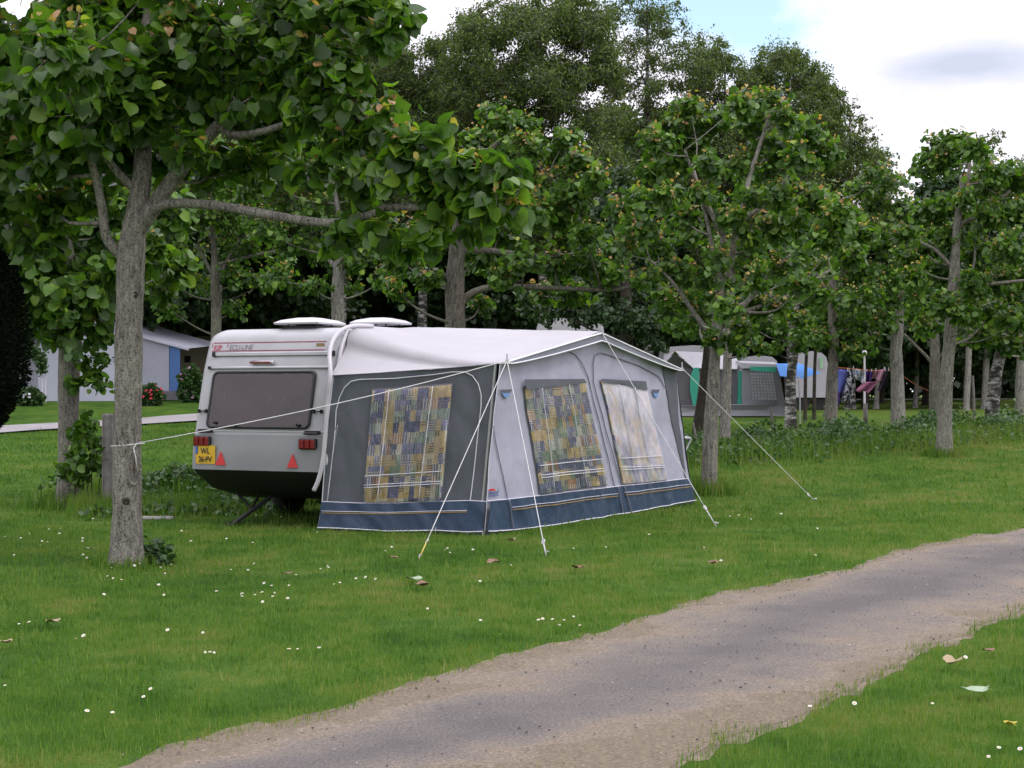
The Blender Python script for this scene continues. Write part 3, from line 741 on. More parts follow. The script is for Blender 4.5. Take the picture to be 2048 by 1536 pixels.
for px, py in ((407, 822), (637, 823)):
    wq, zq = rear(px, py); mb = MB(); mb.box(R_(wq, zq, .02), (.10, .012, .012), (W, U, Z))
    for k in (-1, 1): mb.box(R_(wq+k*.05, zq, .02), (.022, .04, .045), (W, U, Z), bev=.004)
    mb.build('bracket', M_BLACK, car)
for px, py in ((405, 863), (626, 867)):
    wq, zq = rear(px, py); wq = max(.12, min(1.70, wq)); mb = MB()
    mb.tube([R_(wq+.09, zq, -.005), R_(wq+.09, zq, .05), R_(wq-.09, zq, .05), R_(wq-.09, zq, -.005)], .014, 8)
    mb.box(R_(wq, zq+.015, .01), (.21, .02, .03), (W, U, Z)); mb.build('handle', M_BLACK, car)
for px, py in ((407, 882), (618, 888)):
    wq, zq = rear(px, py); wq = min(wq, 1.73)
    mb = MB(); mb.box(R_(wq, zq, .025), (.235, .05, .125), (W, U, Z), bev=.012); tl = mb.build('tail_light', M_BLACK, car)
    for k in range(3):
        mb = MB(); mb.box(R_(wq+(k-1)*.074, zq, .052), (.066, .02, .105), (W, U, Z), bev=.006); mb.build('lens', M_REDL, tl)
for px, py in ((442, 918), (586, 923)):
    wq, zq = rear(px, py); tri = [(wq-.07, zq-.07), (wq+.07, zq-.07), (wq, zq+.085)]
    mb = MB(); mb.prism([R_(a, b_, .004) for a, b_ in tri], -U*.014); mb.build('reflector', M_RED, car)
wq, zq = rear(412, 909); wq = min(wq, 1.70)
mb = MB(); mb.box(R_(wq, zq, .012), (.28, .01, .22), (W, U, Z), bev=.004); pl = mb.build('number_plate', M_YEL, car)
mb = MB(); mb.box(R_(wq+.122, zq+.055, .019), (.03, .003, .09), (W, U, Z)); mb.build('blue_band', M_BLUE, pl)
text_on('WL', .095, lambda x, y: R_(wq-x, zq+.012+y, .020), M_INK, 'lettering', pl, .002, .9, 0, 'CENTER')
text_on('36\u00b7PV', .095, lambda x, y: R_(wq-x, zq-.088+y, .020), M_INK, 'lettering', pl, .002, .85, 0, 'CENTER')
# panel seams, awning rail on the near corner
mb = MB()
path = [(0.30, .30), (.02, .47)]
railp = [C0-U*(lean(z)+.0)+Z*z-W*.015 for z in (.62, .8, 1.1, 1.4, 1.7, 1.95, 2.12)]+[C0+U*(.0+.12*(1-math.cos(t)))*1+Z*(ZT-.12+.125*math.sin(t))-W*.01 for t in (.3, .7, 1.1, 1.5)]
mb.tube([C0-U*.20+Z*.36-W*.0, C0-U*.34+Z*.48-W*.01]+railp+[C0+U*1.5+Z*(ZT+.012)+W*.02], .022, 8); mb.build('awning_rail', M_WHITE, car, True)
# roof vents
def vent(px, py, wd, Y, name_):
    c = P(px, py, Y); q = thing
    mb = MB(); prof = [(0, .0), (.5, .0), (.5, .018), (.40, .045), (.25, .065), (0.02, .072)]
    # square domed lid, tilted open
    n = 4; vs = []; fs = []
    ax, ay = U, W; tilt = V((0,0,1))
    lv = [(1.0, 0), (1.02, .02), (.8, .055), (.35, .085), (.02, .09)]
    for r, zq in lv:
        for (i, j) in ((-1,-1),(1,-1),(1,1),(-1,1)):
            vs.append(c+ax*(i*r*wd*.5)+ay*(j*r*wd*.5)+Z*zq)
    for k in range(len(lv)-1):
        for i in range(4): fs.append((k*4+i, k*4+(i+1) % 4, k*4+4+(i+1) % 4, k*4+4+i))
    fs.append((3,2,1,0)); fs.append(tuple(range(len(vs)-4, len(vs))))
    mb.add(vs, fs); v_ = mb.build('roof_vent', M_WHITE, car)
    mb = MB()
    zb_ = ZT-.02-(c.z)
    for (i, j) in ((-1,-1),(1,-1),(1,1),(-1,1)): mb.box(c+ax*(i*wd*.3)+ay*(j*wd*.3)+Z*(zb_/2), (.02,.02,abs(zb_)))
    mb.box(c+Z*(zb_+.03), (wd*.8, wd*.8, .05), (U, W, Z), bev=.01)
    mb.build('vent_frame', M_BLACK, v_)
vent(620, 650, .62, 19.3, 'a'); vent(762, 649, .58, 20.7, 'b')
# legs and wheel
for px, py, tx, ty in ((470, 1020, 520, 985),):
    foot = C0+W*1.32-U*.35+Z*.02; top = C0+W*1.02+U*.0+Z*.33
    mb = MB(); mb.tube([top, foot], .028, 6); mb.box(foot, (.14,.14,.03), (U, W, Z), bev=.005); mb.tube([foot+(top-foot)*.5, C0+W*1.55+U*.05+Z*.36], .016, 6); mb.tube([foot+(top-foot)*.45, C0+W*1.25+U*.1+Z*.36], .016, 6)
    mb.build('corner_leg', M_BLACK, car)
foot = C0+W*.30+U*.35+Z*.02; top = C0+W*.62+U*.45+Z*.33
mb = MB(); mb.tube([top, foot], .028, 6); mb.box(foot, (.14,.14,.03), (U, W, Z), bev=.005); mb.build('corner_leg', M_BLACK, car)
for wq in (.16, WD-.16):
    c = C0+U*1.5+W*wq+Z*.31
    mb = MB(); mb.lathe(c-W*.09, [(.17,0),(.29,.0),(.31,.03),(.31,.15),(.29,.18),(.17,.18)], 28, W); wh = mb.build('wheel', M_RUBBER, car, True)
    mb = MB(); mb.lathe(c-W*.07, [(.02,0),(.17,.0),(.17,.14),(.02,.14)], 20, W); mb.build('rim', M_CHROME, wh, True)
mb = MB(); mb.box(C0+U*1.5+W*.93+Z*.31, (.08,1.5,.08), (U, W, Z)); mb.build('axle', M_BLACK, car)
mb = MB(); mb.tube([C0+U*(LEN+.1)+W*.6+Z*.42, C0+U*(LEN+1.2)+W*.93+Z*.42], .04, 6); mb.tube([C0+U*(LEN+.1)+W*1.26+Z*.42, C0+U*(LEN+1.2)+W*.93+Z*.42], .04, 6); mb.tube([C0+U*(LEN+1.0)+W*.93+Z*.55, C0+U*(LEN+1.0)+W*.93+Z*.02], .03, 6); mb.build('drawbar', M_BLACK, car)
mb = MB(); mb.box(C0+U*2.4+W*(WD-.05)+Z*.5, (2.0,.04,.2), (U, W, Z)); mb.build('side_skirt', M_PANEL, car)

# ================================================================== AWNING
class Plane:
    def __init__(s, a, b, c): s.o = V(a); s.n = (V(b)-V(a)).cross(V(c)-V(a)).normalized(); s.n = s.n if s.n.y < 0 else -s.n
    def __call__(s, px, py, off=0):
        r = ray(px, py); o = V((0,0,H)); t = (s.o+s.n*off-o).dot(s.n)/r.dot(s.n); return o+r*t
Ab = gf(968, 1070); Ab = V((Ab[0], Ab[1], 0)); Bb = G(1385, 1007); Cb = gf(640, 1060); Cb = V((Cb[0], Cb[1], 0))
At = P(1000, 723, Ab.y-.08)
FP = Plane(Ab, Bb, At); SP = Plane(Ab, Cb, At)
def wrk(p, amp=1.0, f=1.0):
    q = p*f
    return amp*2.1*(.012*mnoise.noise(V((q.x*1.5, q.y*1.5, q.z*1.2)))+.006*mnoise.noise(V((q.x*5+3, q.y*5, q.z*2.2+q.x*2)))+.003*mnoise.noise(V((q.x*14, q.y*14, q.z*5))))
def fabric(pl, c, off, nu, nv, amp=1.0, fold=0.0):
    """patch between four pixel corners TL,TR,BR,BL (or callables top(u), bottom(u)) laid on plane"""
    if callable(c[0]): top, bot = c
    else:
        TL, TR, BR, BL_ = c
        top = lambda u: (TL[0]+(TR[0]-TL[0])*u, TL[1]+(TR[1]-TL[1])*u)
        bot = lambda u: (BL_[0]+(BR[0]-BL_[0])*u, BL_[1]+(BR[1]-BL_[1])*u)
    def fn(u, v):
        t, b_ = pl(*top(u)), pl(*bot(u)); p = b_+(t-b_)*v
        f_ = foldv(p, fold)
        return p+pl.n*(off+wrk(p, amp)+f_)
    mb = MB(); mb.grid(fn, nu, nv); return mb
def foldv(p, fold):
    return fold*(.5+.5*mnoise.noise(V((p.x*3.2+p.y*2.6, p.z*1.2, 4))))+fold*.35*(1+mnoise.noise(V((p.x*9+p.y*6+p.z*5, p.z*2, 1)))) if fold else 0
FOLD = .05
def pline(pl, pts, off, r, mb=None, k=8, fold=0):
    if off in (.034, .040, .042): off, fold, k = .019, FOLD, max(k, 10)
    mb = mb or MB(); out = []
    for i in range(len(pts)-1):
        for j in range(k):
            t = j/k; a = pl(pts[i][0]+(pts[i+1][0]-pts[i][0])*t, pts[i][1]+(pts[i+1][1]-pts[i][1])*t); out.append(a+pl.n*(off+wrk(a)+foldv(a, fold)))
    a = pl(*pts[-1]); out.append(a+pl.n*(off+wrk(a)+foldv(a, fold)))
    mb.tube(out, r, 5); return mb
def interp_pts(pts):
    xs = [p[0] for p in pts]; ys = [p[1] for p in pts]
    d = [0]
    for i in range(1, len(pts)): d.append(d[-1]+math.hypot(xs[i]-xs[i-1], ys[i]-ys[i-1]))
    d = [q/d[-1] for q in d]
    return lambda u: (float(np.interp(u, d, xs)), float(np.interp(u, d, ys)))
def cloth(name, c, rough=.8, weave=.15, var=.12, sheen=0, vscale=2.2):
    return simple(name, c, rough, var, vscale, weave, 260, crease=.13)
M_FRONT = cloth('awning_lilac_grey', (.39,.39,.485))
M_SIDE = cloth('awning_slate', (.105,.115,.135))
M_NAVY = simple('awning_navy_pvc', (.040,.066,.125), .42, .12, 2.5, .08, 12, crease=.2)
M_ROOF = simple('awning_roof_fabric', (.405,.39,.415), .6, .06, 1.2, .1, 9, crease=.07)
M_ROOFS = simple('awning_roof_side', (.33,.315,.33), .7, .05, 1.2, .1, 9)
M_FASC = cloth('awning_fascia', (.16,.17,.20))
M_PIPE = simple('white_piping', (.72,.72,.78), .5, .05)
M_ZIP = simple('grey_zip', (.20,.20,.25), .6, .1)
M_SKIRT = simple('mud_skirt', (.10,.095,.11), .6, .15, 3, .1, 12)
M_ORANGE = simple('ochre_tape', (.42,.25,.06), .7, .1)
M_SKY = simple('pale_blue_print', (.16,.30,.60), .7, .05)
M_STEEL = simple('galvanised_pole', (.45,.45,.45), .4, .1, metal=.6)

# patchwork curtain print
m, nt, out = new_mat('patchwork_print')
tc = N(nt, 'ShaderNodeTexCoord'); uv = tc.outputs['UV']
def snap(vec, sx_, sy_):
    q = N(nt, 'ShaderNodeVectorMath', operation='SNAP'); nt.links.new(vec, q.inputs[0]); q.inputs[1].default_value = (sx_, sy_, 1)
    wn = N(nt, 'ShaderNodeTexWhiteNoise', noise_dimensions='3D'); nt.links.new(q.outputs[0], wn.inputs['Vector']); return wn
wA = snap(uv, .13, .13); wB = snap(uv, .065, .13); wS = snap(uv, .13, .065)
pal = ramp(nt, [(0, (.15,.16,.34)), (.18, (.74,.56,.25)), (.38, (.31,.41,.31)), (.50, (.64,.47,.22)), (.64, (.30,.31,.50)), (.76, (.45,.53,.44)), (.88, (.60,.30,.14)), (.94, (.82,.74,.56)), (1, (.82,.74,.56))], 'CONSTANT')
mixv = N(nt, 'ShaderNodeMath', operation='MULTIPLY_ADD'); nt.links.new(wB.outputs['Value'], mixv.inputs[0]); mixv.inputs[1].default_value = .18; nt.links.new(wA.outputs['Value'], mixv.inputs[2])
fr_ = N(nt, 'ShaderNodeMath', operation='FRACT'); nt.links.new(mixv.outputs[0], fr_.inputs[0]); nt.links.new(fr_.outputs[0], pal.inputs['Fac'])
wv1 = N(nt, 'ShaderNodeTexWave', bands_direction='Y', i_Scale=11, i_Distortion=.5); nt.links.new(uv, wv1.inputs['Vector'])
wv2 = N(nt, 'ShaderNodeTexWave', bands_direction='X', i_Scale=10, i_Distortion=.6); nt.links.new(uv, wv2.inputs['Vector'])
pal2 = ramp(nt, [(0, (.04,.04,.09)), (.35, (.82,.72,.46)), (.6, (.07,.11,.12)), (.75, (.85,.82,.74)), (.95, (.16,.07,.05)), (1, (.1,.04,.03))], 'CONSTANT'); nt.links.new(wB.outputs['Value'], pal2.inputs['Fac'])
ms = N(nt, 'ShaderNodeMix'); nt.links.new(wv1.outputs['Fac'], ms.inputs['A']); nt.links.new(wv2.outputs['Fac'], ms.inputs['B'])
st_ = N(nt, 'ShaderNodeMath', operation='GREATER_THAN'); nt.links.new(wS.outputs['Value'], st_.inputs[0]); st_.inputs[1].default_value = .6; nt.links.new(st_.outputs[0], ms.inputs['Factor'])
thr = ramp(nt, [(.52, (0,0,0)), (.66, (1,1,1))]); nt.links.new(ms.outputs['Result'], thr.inputs['Fac'])
gate = ramp(nt, [(.4, (0,0,0)), (.42, (.85,.85,.85))]); nt.links.new(wS.outputs['Value'], gate.inputs['Fac'])
mm = N(nt, 'ShaderNodeMath', operation='MULTIPLY'); nt.links.new(thr.outputs[0], mm.inputs[0]); nt.links.new(gate.outputs[0], mm.inputs[1])
cm = N(nt, 'ShaderNodeMix', data_type='RGBA'); nt.links.new(mm.outputs[0], cm.inputs['Factor']); nt.links.new(pal.outputs[0], cm.inputs['A']); nt.links.new(pal2.outputs[0], cm.inputs['B'])
vo = N(nt, 'ShaderNodeTexVoronoi', i_Scale=13); nt.links.new(uv, vo.inputs['Vector'])
vr = ramp(nt, [(.10, (.55,.5,.45)), (.17, (1,1,1))]); nt.links.new(vo.outputs['Distance'], vr.inputs['Fac'])
cm2 = N(nt, 'ShaderNodeMix', data_type='RGBA', blend_type='MULTIPLY'); cm2.inputs['Factor'].default_value = .7; nt.links.new(cm.outputs['Result'], cm2.inputs['A']); nt.links.new(vr.outputs[0], cm2.inputs['B'])
b = N(nt, 'ShaderNodeBsdfPrincipled', i_Roughness=.8); nt.links.new(cm2.outputs['Result'], b.inputs['Base Color']); nt.links.new(b.outputs[0], out.inputs['Surface'])
M_PATCH = m
def vinyl(name, base, k, strength, rough=.07, painted_glare=0):
    m, nt, out = new_mat(name)
    gl = N(nt, 'ShaderNodeBsdfGlossy', i_Roughness=rough); gl.inputs['Color'].default_value = (1, 1, 1, 1)
    tr = N(nt, 'ShaderNodeBsdfTransparent'); tr.inputs['Color'].default_value = (.96, .96, .97, 1)
    fre = N(nt, 'ShaderNodeFresnel'); fre.inputs['IOR'].default_value = 1.5
    tc = N(nt, 'ShaderNodeTexCoord')
    mp = N(nt, 'ShaderNodeMapping'); mp.inputs['Scale'].default_value = (9, 2.4, 1); mp.inputs['Rotation'].default_value = (0, 0, .45); nt.links.new(tc.outputs['UV'], mp.inputs['Vector'])
    a = N(nt, 'ShaderNodeTexNoise', i_Scale=1.6, i_Detail=5, i_Roughness=.55, i_Distortion=.8); nt.links.new(mp.outputs[0], a.inputs['Vector'])
    bp = N(nt, 'ShaderNodeBump', i_Strength=strength, i_Distance=.05); nt.links.new(a.outputs['Fac'], bp.inputs['Height']); nt.links.new(bp.outputs[0], gl.inputs['Normal']); nt.links.new(bp.outputs[0], fre.inputs['Normal'])
    md = N(nt, 'ShaderNodeMath', operation='MULTIPLY_ADD', use_clamp=True); nt.links.new(fre.outputs[0], md.inputs[0]); md.inputs[1].default_value = k; md.inputs[2].default_value = base
    mx = N(nt, 'ShaderNodeMixShader'); nt.links.new(md.outputs[0], mx.inputs[0]); nt.links.new(tr.outputs[0], mx.inputs[1]); nt.links.new(gl.outputs[0], mx.inputs[2])
    df = N(nt, 'ShaderNodeBsdfDiffuse'); df.inputs['Color'].default_value = (.86, .80, .92, 1)  # pale lilac diffuse, stronger towards the top: painted stand-in for reflected sky
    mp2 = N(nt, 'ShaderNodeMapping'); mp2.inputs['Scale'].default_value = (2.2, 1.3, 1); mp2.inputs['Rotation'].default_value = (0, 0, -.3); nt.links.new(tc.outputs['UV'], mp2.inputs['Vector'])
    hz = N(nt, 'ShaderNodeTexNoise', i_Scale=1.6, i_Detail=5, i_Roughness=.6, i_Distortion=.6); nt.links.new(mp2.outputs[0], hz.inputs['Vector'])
    hr = N(nt, 'ShaderNodeMapRange'); hr.inputs['From Min'].default_value = .32; hr.inputs['From Max'].default_value = .68; hr.inputs['To Min'].default_value = painted_glare*.4; hr.inputs['To Max'].default_value = min(1, painted_glare*1.5); nt.links.new(hz.outputs['Fac'], hr.inputs['Value'])
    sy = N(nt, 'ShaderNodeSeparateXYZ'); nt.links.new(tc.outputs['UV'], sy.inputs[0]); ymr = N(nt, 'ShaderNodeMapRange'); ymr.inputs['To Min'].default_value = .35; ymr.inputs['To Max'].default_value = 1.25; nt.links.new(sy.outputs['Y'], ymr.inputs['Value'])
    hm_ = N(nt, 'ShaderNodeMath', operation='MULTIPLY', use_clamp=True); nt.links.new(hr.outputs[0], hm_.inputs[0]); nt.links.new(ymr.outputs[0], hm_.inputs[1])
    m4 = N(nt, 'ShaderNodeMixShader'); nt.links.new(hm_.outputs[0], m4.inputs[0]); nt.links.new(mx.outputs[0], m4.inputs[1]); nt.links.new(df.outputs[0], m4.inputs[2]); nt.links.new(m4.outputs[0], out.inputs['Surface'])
    return m
M_VINYL = vinyl('clear_vinyl', .02, 1.3, .9, .1, FOLD)
M_VINYLL = vinyl('clear_vinyl_bright', .06, .8, 1.5, .14, .07)
M_VINYLR = vinyl('vinyl_painted_glare', .06, .5, 1.3, .3, .55)  # right front window: reflected-sky wash painted on most heavily

aw = thing('awning', (Ab+Bb)/2, 'grey and lilac caravan awning with navy skirt and patchwork curtained windows', 'awning')
front_top = interp_pts([(1000,724),(1189,674),(1352,738)]); front_bot = interp_pts([(968,1070),(1385,1007)])
# ---- front wall
mbf = MB()
def ffn(u, v):
    t = FP(*front_top(u)); b_ = FP(*front_bot(u)); p = b_+(t-b_)*v; return p+FP.n*wrk(p)
mbf.grid(ffn, 60, 40); fw = mbf.build('front_wall', M_FRONT, aw, True)
def over(parent, name, m, poly4, off=.006, nu=20, nv=10, amp=1.0, pl=FP, uvs=None):
    mb = fabric(pl, poly4, off, nu, nv, amp)
    if uvs:
        mb.uv = {k: (a[0]*uvs[0]+uvs[2], a[1]*uvs[1]+uvs[3]) for k, a in mb.uv.items()}
    return mb.build(name, m, parent, True)
# navy band, in three panels between the zips
band = [((973,1002),(1008,998),(1021,1065),(968,1070)), ((1008,998),(1229,973),(1243,1033),(1021,1065)), ((1229,973),(1243,971),(1256,1032),(1243,1033)), ((1243,971),(1375,957),(1385,1007),(1256,1032))]
skb = [((968,1062),(1021,1059),(1023,1068),(968,1078)), ((1021,1059),(1243,1026),(1246,1045),(1023,1071)), ((1243,1026),(1385,1002),(1388,1010),(1246,1044))]
mb = MB(); mb.uv = {}
bb = fabric(FP, (interp_pts([(973,1002),(1100,988),(1240,972),(1375,957)]), interp_pts([(968,1061),(1021,1058),(1120,1045),(1243,1025),(1384,999)])), .004, 90, 14, 1, FOLD); nb_ = bb.build('navy_band', M_NAVY, fw, True)
sk = fabric(FP, (interp_pts([(968,1060),(1120,1044),(1240,1025),(1384,998)]), interp_pts([(968,1078),(1100,1066),(1180,1060),(1245,1044),(1330,1024),(1388,1010)])), .004, 60, 3, 1, .02); sk.build('mud_flap', M_SKIRT, fw, True)
mb = MB(); pline(FP, [(973,1002),(1100,988),(1240,972),(1375,957)], .012, .006, mb); pline(FP, [(968,1061),(1021,1058),(1120,1045),(1243,1025),(1384,999)], .034, .007, mb); pline(FP, [(1000,724),(988,833),(973,1002),(968,1066)], .006, .005, mb)
mb.build('piping', M_PIPE, fw, True)
mb = MB(); pline(FP, [(1015,1013),(1228,986)], .040, .0035, mb); pline(FP, [(1243,984),(1374,967)], .040, .0035, mb); mb.build('tape', M_PIPE, nb_, True)
mb = MB(); pline(FP, [(1016,1018),(1228,991)], .040, .0045, mb); pline(FP, [(1244,989),(1375,972)], .040, .0045, mb); mb.build('tape', M_ORANGE, nb_, True)
mb = MB()
for z_ in ([(1043,723),(1096,707),(1120,702),(1138,703),(1149,709),(1160,722),(1168,736),(1176,753),(1208,890),(1229,972),(1240,1033)],
           [(1327,776),(1322,762),(1315,753),(1302,744),(1275,731),(1246,721),(1216,710),(1203,706),(1195,707),(1189,712),(1186,730),(1187,763),(1210,860),(1243,970),(1254,1032)],
           [(986,852),(1004,950),(1021,1067)]): pline(FP, z_, .014, .006, mb, 3)
for z_ in ([(1229,973),(1240,1033)], [(1243,971),(1254,1032)], [(1006,998),(1021,1067)]): pline(FP, z_, .042, .008, mb, 3)
mb.build('zip', M_ZIP, fw, True)
# right-hand dark corner panel
over(fw, 'corner_panel', M_SIDE, (interp_pts([(1323,732),(1338,815),(1355,890),(1372,958)]), interp_pts([(1352,739),(1358,830),(1366,900),(1374,957)])), .010, 24, 3)
# windows
def window(pl, corners, flap, verts, hors, parent, uv0, wm, hm, vinyl_m, foldf=38, off=.012):
    TL, TR, BR, BL_ = corners
    mb = fabric(pl, corners, off+.004, 2, 2); 
    def cfn(u, v):
        t = pl(TL[0]+(TR[0]-TL[0])*u, TL[1]+(TR[1]-TL[1])*u); b_ = pl(BL_[0]+(BR[0]-BL_[0])*u, BL_[1]+(BR[1]-BL_[1])*u); p = b_+(t-b_)*v
        return p+pl.n*(off+wrk(p)+.005+.005*math.sin(u*foldf+uv0*3)+.002*math.sin(u*foldf*2.3+1))
    mb = MB(); mb.grid(cfn, 70, 8)
    mb.uv = {k: (a[0]*wm+uv0, a[1]*hm+uv0*.7) for k, a in mb.uv.items()}
    cur = mb.build('curtain', M_PATCH, parent, True)
    def pfn(u, v):
        t = pl(TL[0]+(TR[0]-TL[0])*u, TL[1]+(TR[1]-TL[1])*u); b_ = pl(BL_[0]+(BR[0]-BL_[0])*u, BL_[1]+(BR[1]-BL_[1])*u); p = b_+(t-b_)*v
        return p+pl.n*(off+wrk(p)+.020+.006*mnoise.noise(V((u*3+uv0, v*4, 1)))+.004*mnoise.noise(V((u*9+v*7+uv0, v*3, 4))))
    mb = MB(); mb.grid(pfn, 50, 50); pane = mb.build('pane', vinyl_m, parent, True)
    mb = MB()
    for a, b_ in verts: pline(pl, [a, b_], off+.030, .0045, mb, 12)
    for a, b_ in hors: pline(pl, [a, b_], off+.030, .0045, mb, 12)
    mb.build('glazing_bars', M_PIPE, parent, True)
    return pane
W1 = ((1045,776),(1168,763),(1212,969),(1076,987)); W2 = ((1201,763),(1289,778),(1332,959),(1246,967))
def frame_quad(parent, pl, corners, name='window', m=None, grow=3, off=.009):
    TL, TR, BR, BL_ = corners
    c4_ = ((TL[0]-grow*.5,TL[1]-grow),(TR[0]+grow*.5,TR[1]-grow),(BR[0]+grow*.5,BR[1]+2),(BL_[0]-grow*.5,BL_[1]+2))
    return over(parent, name, m or M_ZIP, c4_, off, 20, 20, 1.0, pl)
w1 = frame_quad(aw, FP, W1); window(FP, W1, None, [((1078,775),(1103,984)), ((1131,767),(1171,974))], [((1071,930),(1199,917)), ((1073,949),(1202,936)), ((1074,954),(1203,941))], w1, 0.0, 1.15, 1.3, M_VINYLL)
over(w1, 'pelmet', M_SIDE, (interp_pts([(1040,758),(1163,757)]), interp_pts([(1045,779),(1075,775),(1168,765)])), .045, 14, 4)
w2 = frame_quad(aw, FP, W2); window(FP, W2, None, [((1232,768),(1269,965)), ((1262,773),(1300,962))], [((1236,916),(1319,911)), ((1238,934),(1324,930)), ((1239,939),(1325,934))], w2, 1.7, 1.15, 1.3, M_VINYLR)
over(w2, 'pelmet', M_SIDE, (interp_pts([(1197,757),(1287,762)]), interp_pts([(1201,765),(1240,768),(1262,775),(1289,780)])), .045, 14, 4)
for x0 in ((999, 779, 1.0), (1303, 779, .66)):
    mb = MB(); mb.prism([FP(x0[0]+a*x0[2], x0[1]+b_, .016) for a, b_ in ((0,0),(26,0),(21,6),(5,6))], FP.n*.002); em = mb.build('emblem', M_SIDE, fw)
    mb = MB(); mb.prism([FP(x0[0]+a*x0[2], x0[1]+b_, .017) for a, b_ in ((5,7),(22,7),(19,10),(15,17),(9,14))], FP.n*.002); mb.build('emblem', M_SKY, em)
# maker's mark low on the front wall: red swoosh over blue script
mb = MB(); mb.prism([FP(a, b_, .016) for a, b_ in ((976,981),(980,978),(986,977),(990,979),(992,982),(986,981))], FP.n*.002); mb.build('emblem', M_RED, fw)
lo_, lx, lz = FP(977.5, 994, .017), (FP(1003, 991, .017)-FP(977.5, 994, .017)).normalized(), V((0,0,1))
text_on('Brand', .115, lambda x, y: lo_+lx*x+lz*y, simple('blue_script', (.05,.09,.26), .6, 0), 'lettering', fw, .001, .75, .35)

# ---- side wall
side_top = interp_pts([(663,751),(753,746),(906,735),(994,726)])
side_bot = interp_pts([(640,1060),(700,1064),(780,1068),(870,1071),(935,1074),(968,1072)])
mb = MB()
def sfn(u, v):
    a, b_ = side_top(u), side_bot(u)
    if u > .93: pass
    t = SP(*a); q = SP(*b_); p = q+(t-q)*v; return p+SP.n*wrk(p, 1.3)
mb.grid(sfn, 60, 40); sw = mb.build('side_wall', M_SIDE, aw, True)
def side_x(py):  # corner between side and front at this height
    return float(np.interp(py, [724, 833, 1002, 1066], [1000, 988, 973, 968]))
nb2 = fabric(SP, (interp_pts([(647,1003),(720,1006),(800,1006),(870,1003),(940,1001),(973,1003)]), interp_pts([(640,1054),(720,1057),(780,1061),(880,1060),(936,1063),(968,1062)])), .004, 90, 14, 1, FOLD).build('navy_band', M_NAVY, sw, True)
fabric(SP, (interp_pts([(640,1053),(780,1060),(968,1061)]), interp_pts([(639,1063),(720,1067),(780,1073),(870,1072),(935,1078),(968,1079)])), .003, 50, 3, 1, .02).build('mud_flap', M_SKIRT, sw, True)
mb = MB(); pline(SP, [(647,1003),(720,1006),(800,1006),(870,1003),(940,1001),(973,1003)], .013, .006, mb); pline(SP, [(640,1054),(720,1057),(780,1061),(880,1060),(936,1063),(968,1062)], .034, .007, mb)
pline(SP, [(667,752),(655,870),(646,1000),(637,1058)], .010, .006, mb)
pline(SP, [(676,850),(664,930),(655,1000),(645,1030)], .006, .002, mb)
mb.build('piping', M_PIPE, sw, True)
mb = MB(); pline(SP, [(672,860),(674,820),(680,795),(690,775),(703,763),(720,759),(790,757),(870,749),(905,744),(930,744),(945,752),(957,768),(963,790),(963,812),(957,860),(949,935),(941,1002),(934,1068)], .013, .006, mb, 4)
pline(SP, [(672,860),(664,940),(656,1003)], .013, .004, mb, 4)
mb.build('zip', M_PIPE, sw, True)
mb = MB(); pline(SP, [(648,1021),(780,1024),(937,1020)], .040, .0035, mb); mb.build('tape', M_PIPE, nb2, True)
mb = MB(); pline(SP, [(648,1025),(780,1027),(937,1023)], .040, .0045, mb); mb.build('tape', M_ORANGE, nb2, True)
W3 = ((747,781),(905,769),(883,1002),(729,1004))
w3 = frame_quad(aw, SP, W3, off=.009); window(SP, W3, None, [((781,779),(757,1004)), ((867,772),(839,1003))], [((732,952),(886,942)), ((731,970),(884,962)), ((731,975),(884,967))], w3, 3.1, .95, 1.35, M_VINYL)
eb = [SP(*p)+SP.n*.03 for p in ((630,981),(640,957),(648,920),(653,870),(658,800),(663,751))]
e1 = eb[-1]; e2 = C0+U*.10+Z*(ZT+.01)-W*.02; sv = [e1.lerp(e2, t)+V((-.10*math.sin(math.pi*t), 0, .10*math.sin(math.pi*t))) for t in (.33, .66)]
mb = MB(); mb.tube(smooth_path(eb+sv+[e2, e2+U*.5+Z*.02], 4), .026, 8); mb.build('edge_bead', M_WHITE, aw, True)
# pegging loops along the hem
for k, (pl, a) in enumerate([(SP, (780,1070)), (SP, (872,1069)), (SP, (936,1070)), (SP, (966,1072)), (FP, (1021,1066)), (FP, (1086,1058)), (FP, (1166,1046)), (FP, (1243,1034)), (FP, (1253,1032)), (FP, (1302,1020)), (FP, (1350,1010))]):
    p = pl(*a)+pl.n*.02; p.z = max(p.z, .03); mb = MB(); mb.tube([p+V((0,0,.05)), p+V((.005,-.01,.01)), p+V((0,-.02,-.06))], [.004,.007,.004], 5); mb.build('peg_loop', M_STEEL, aw)
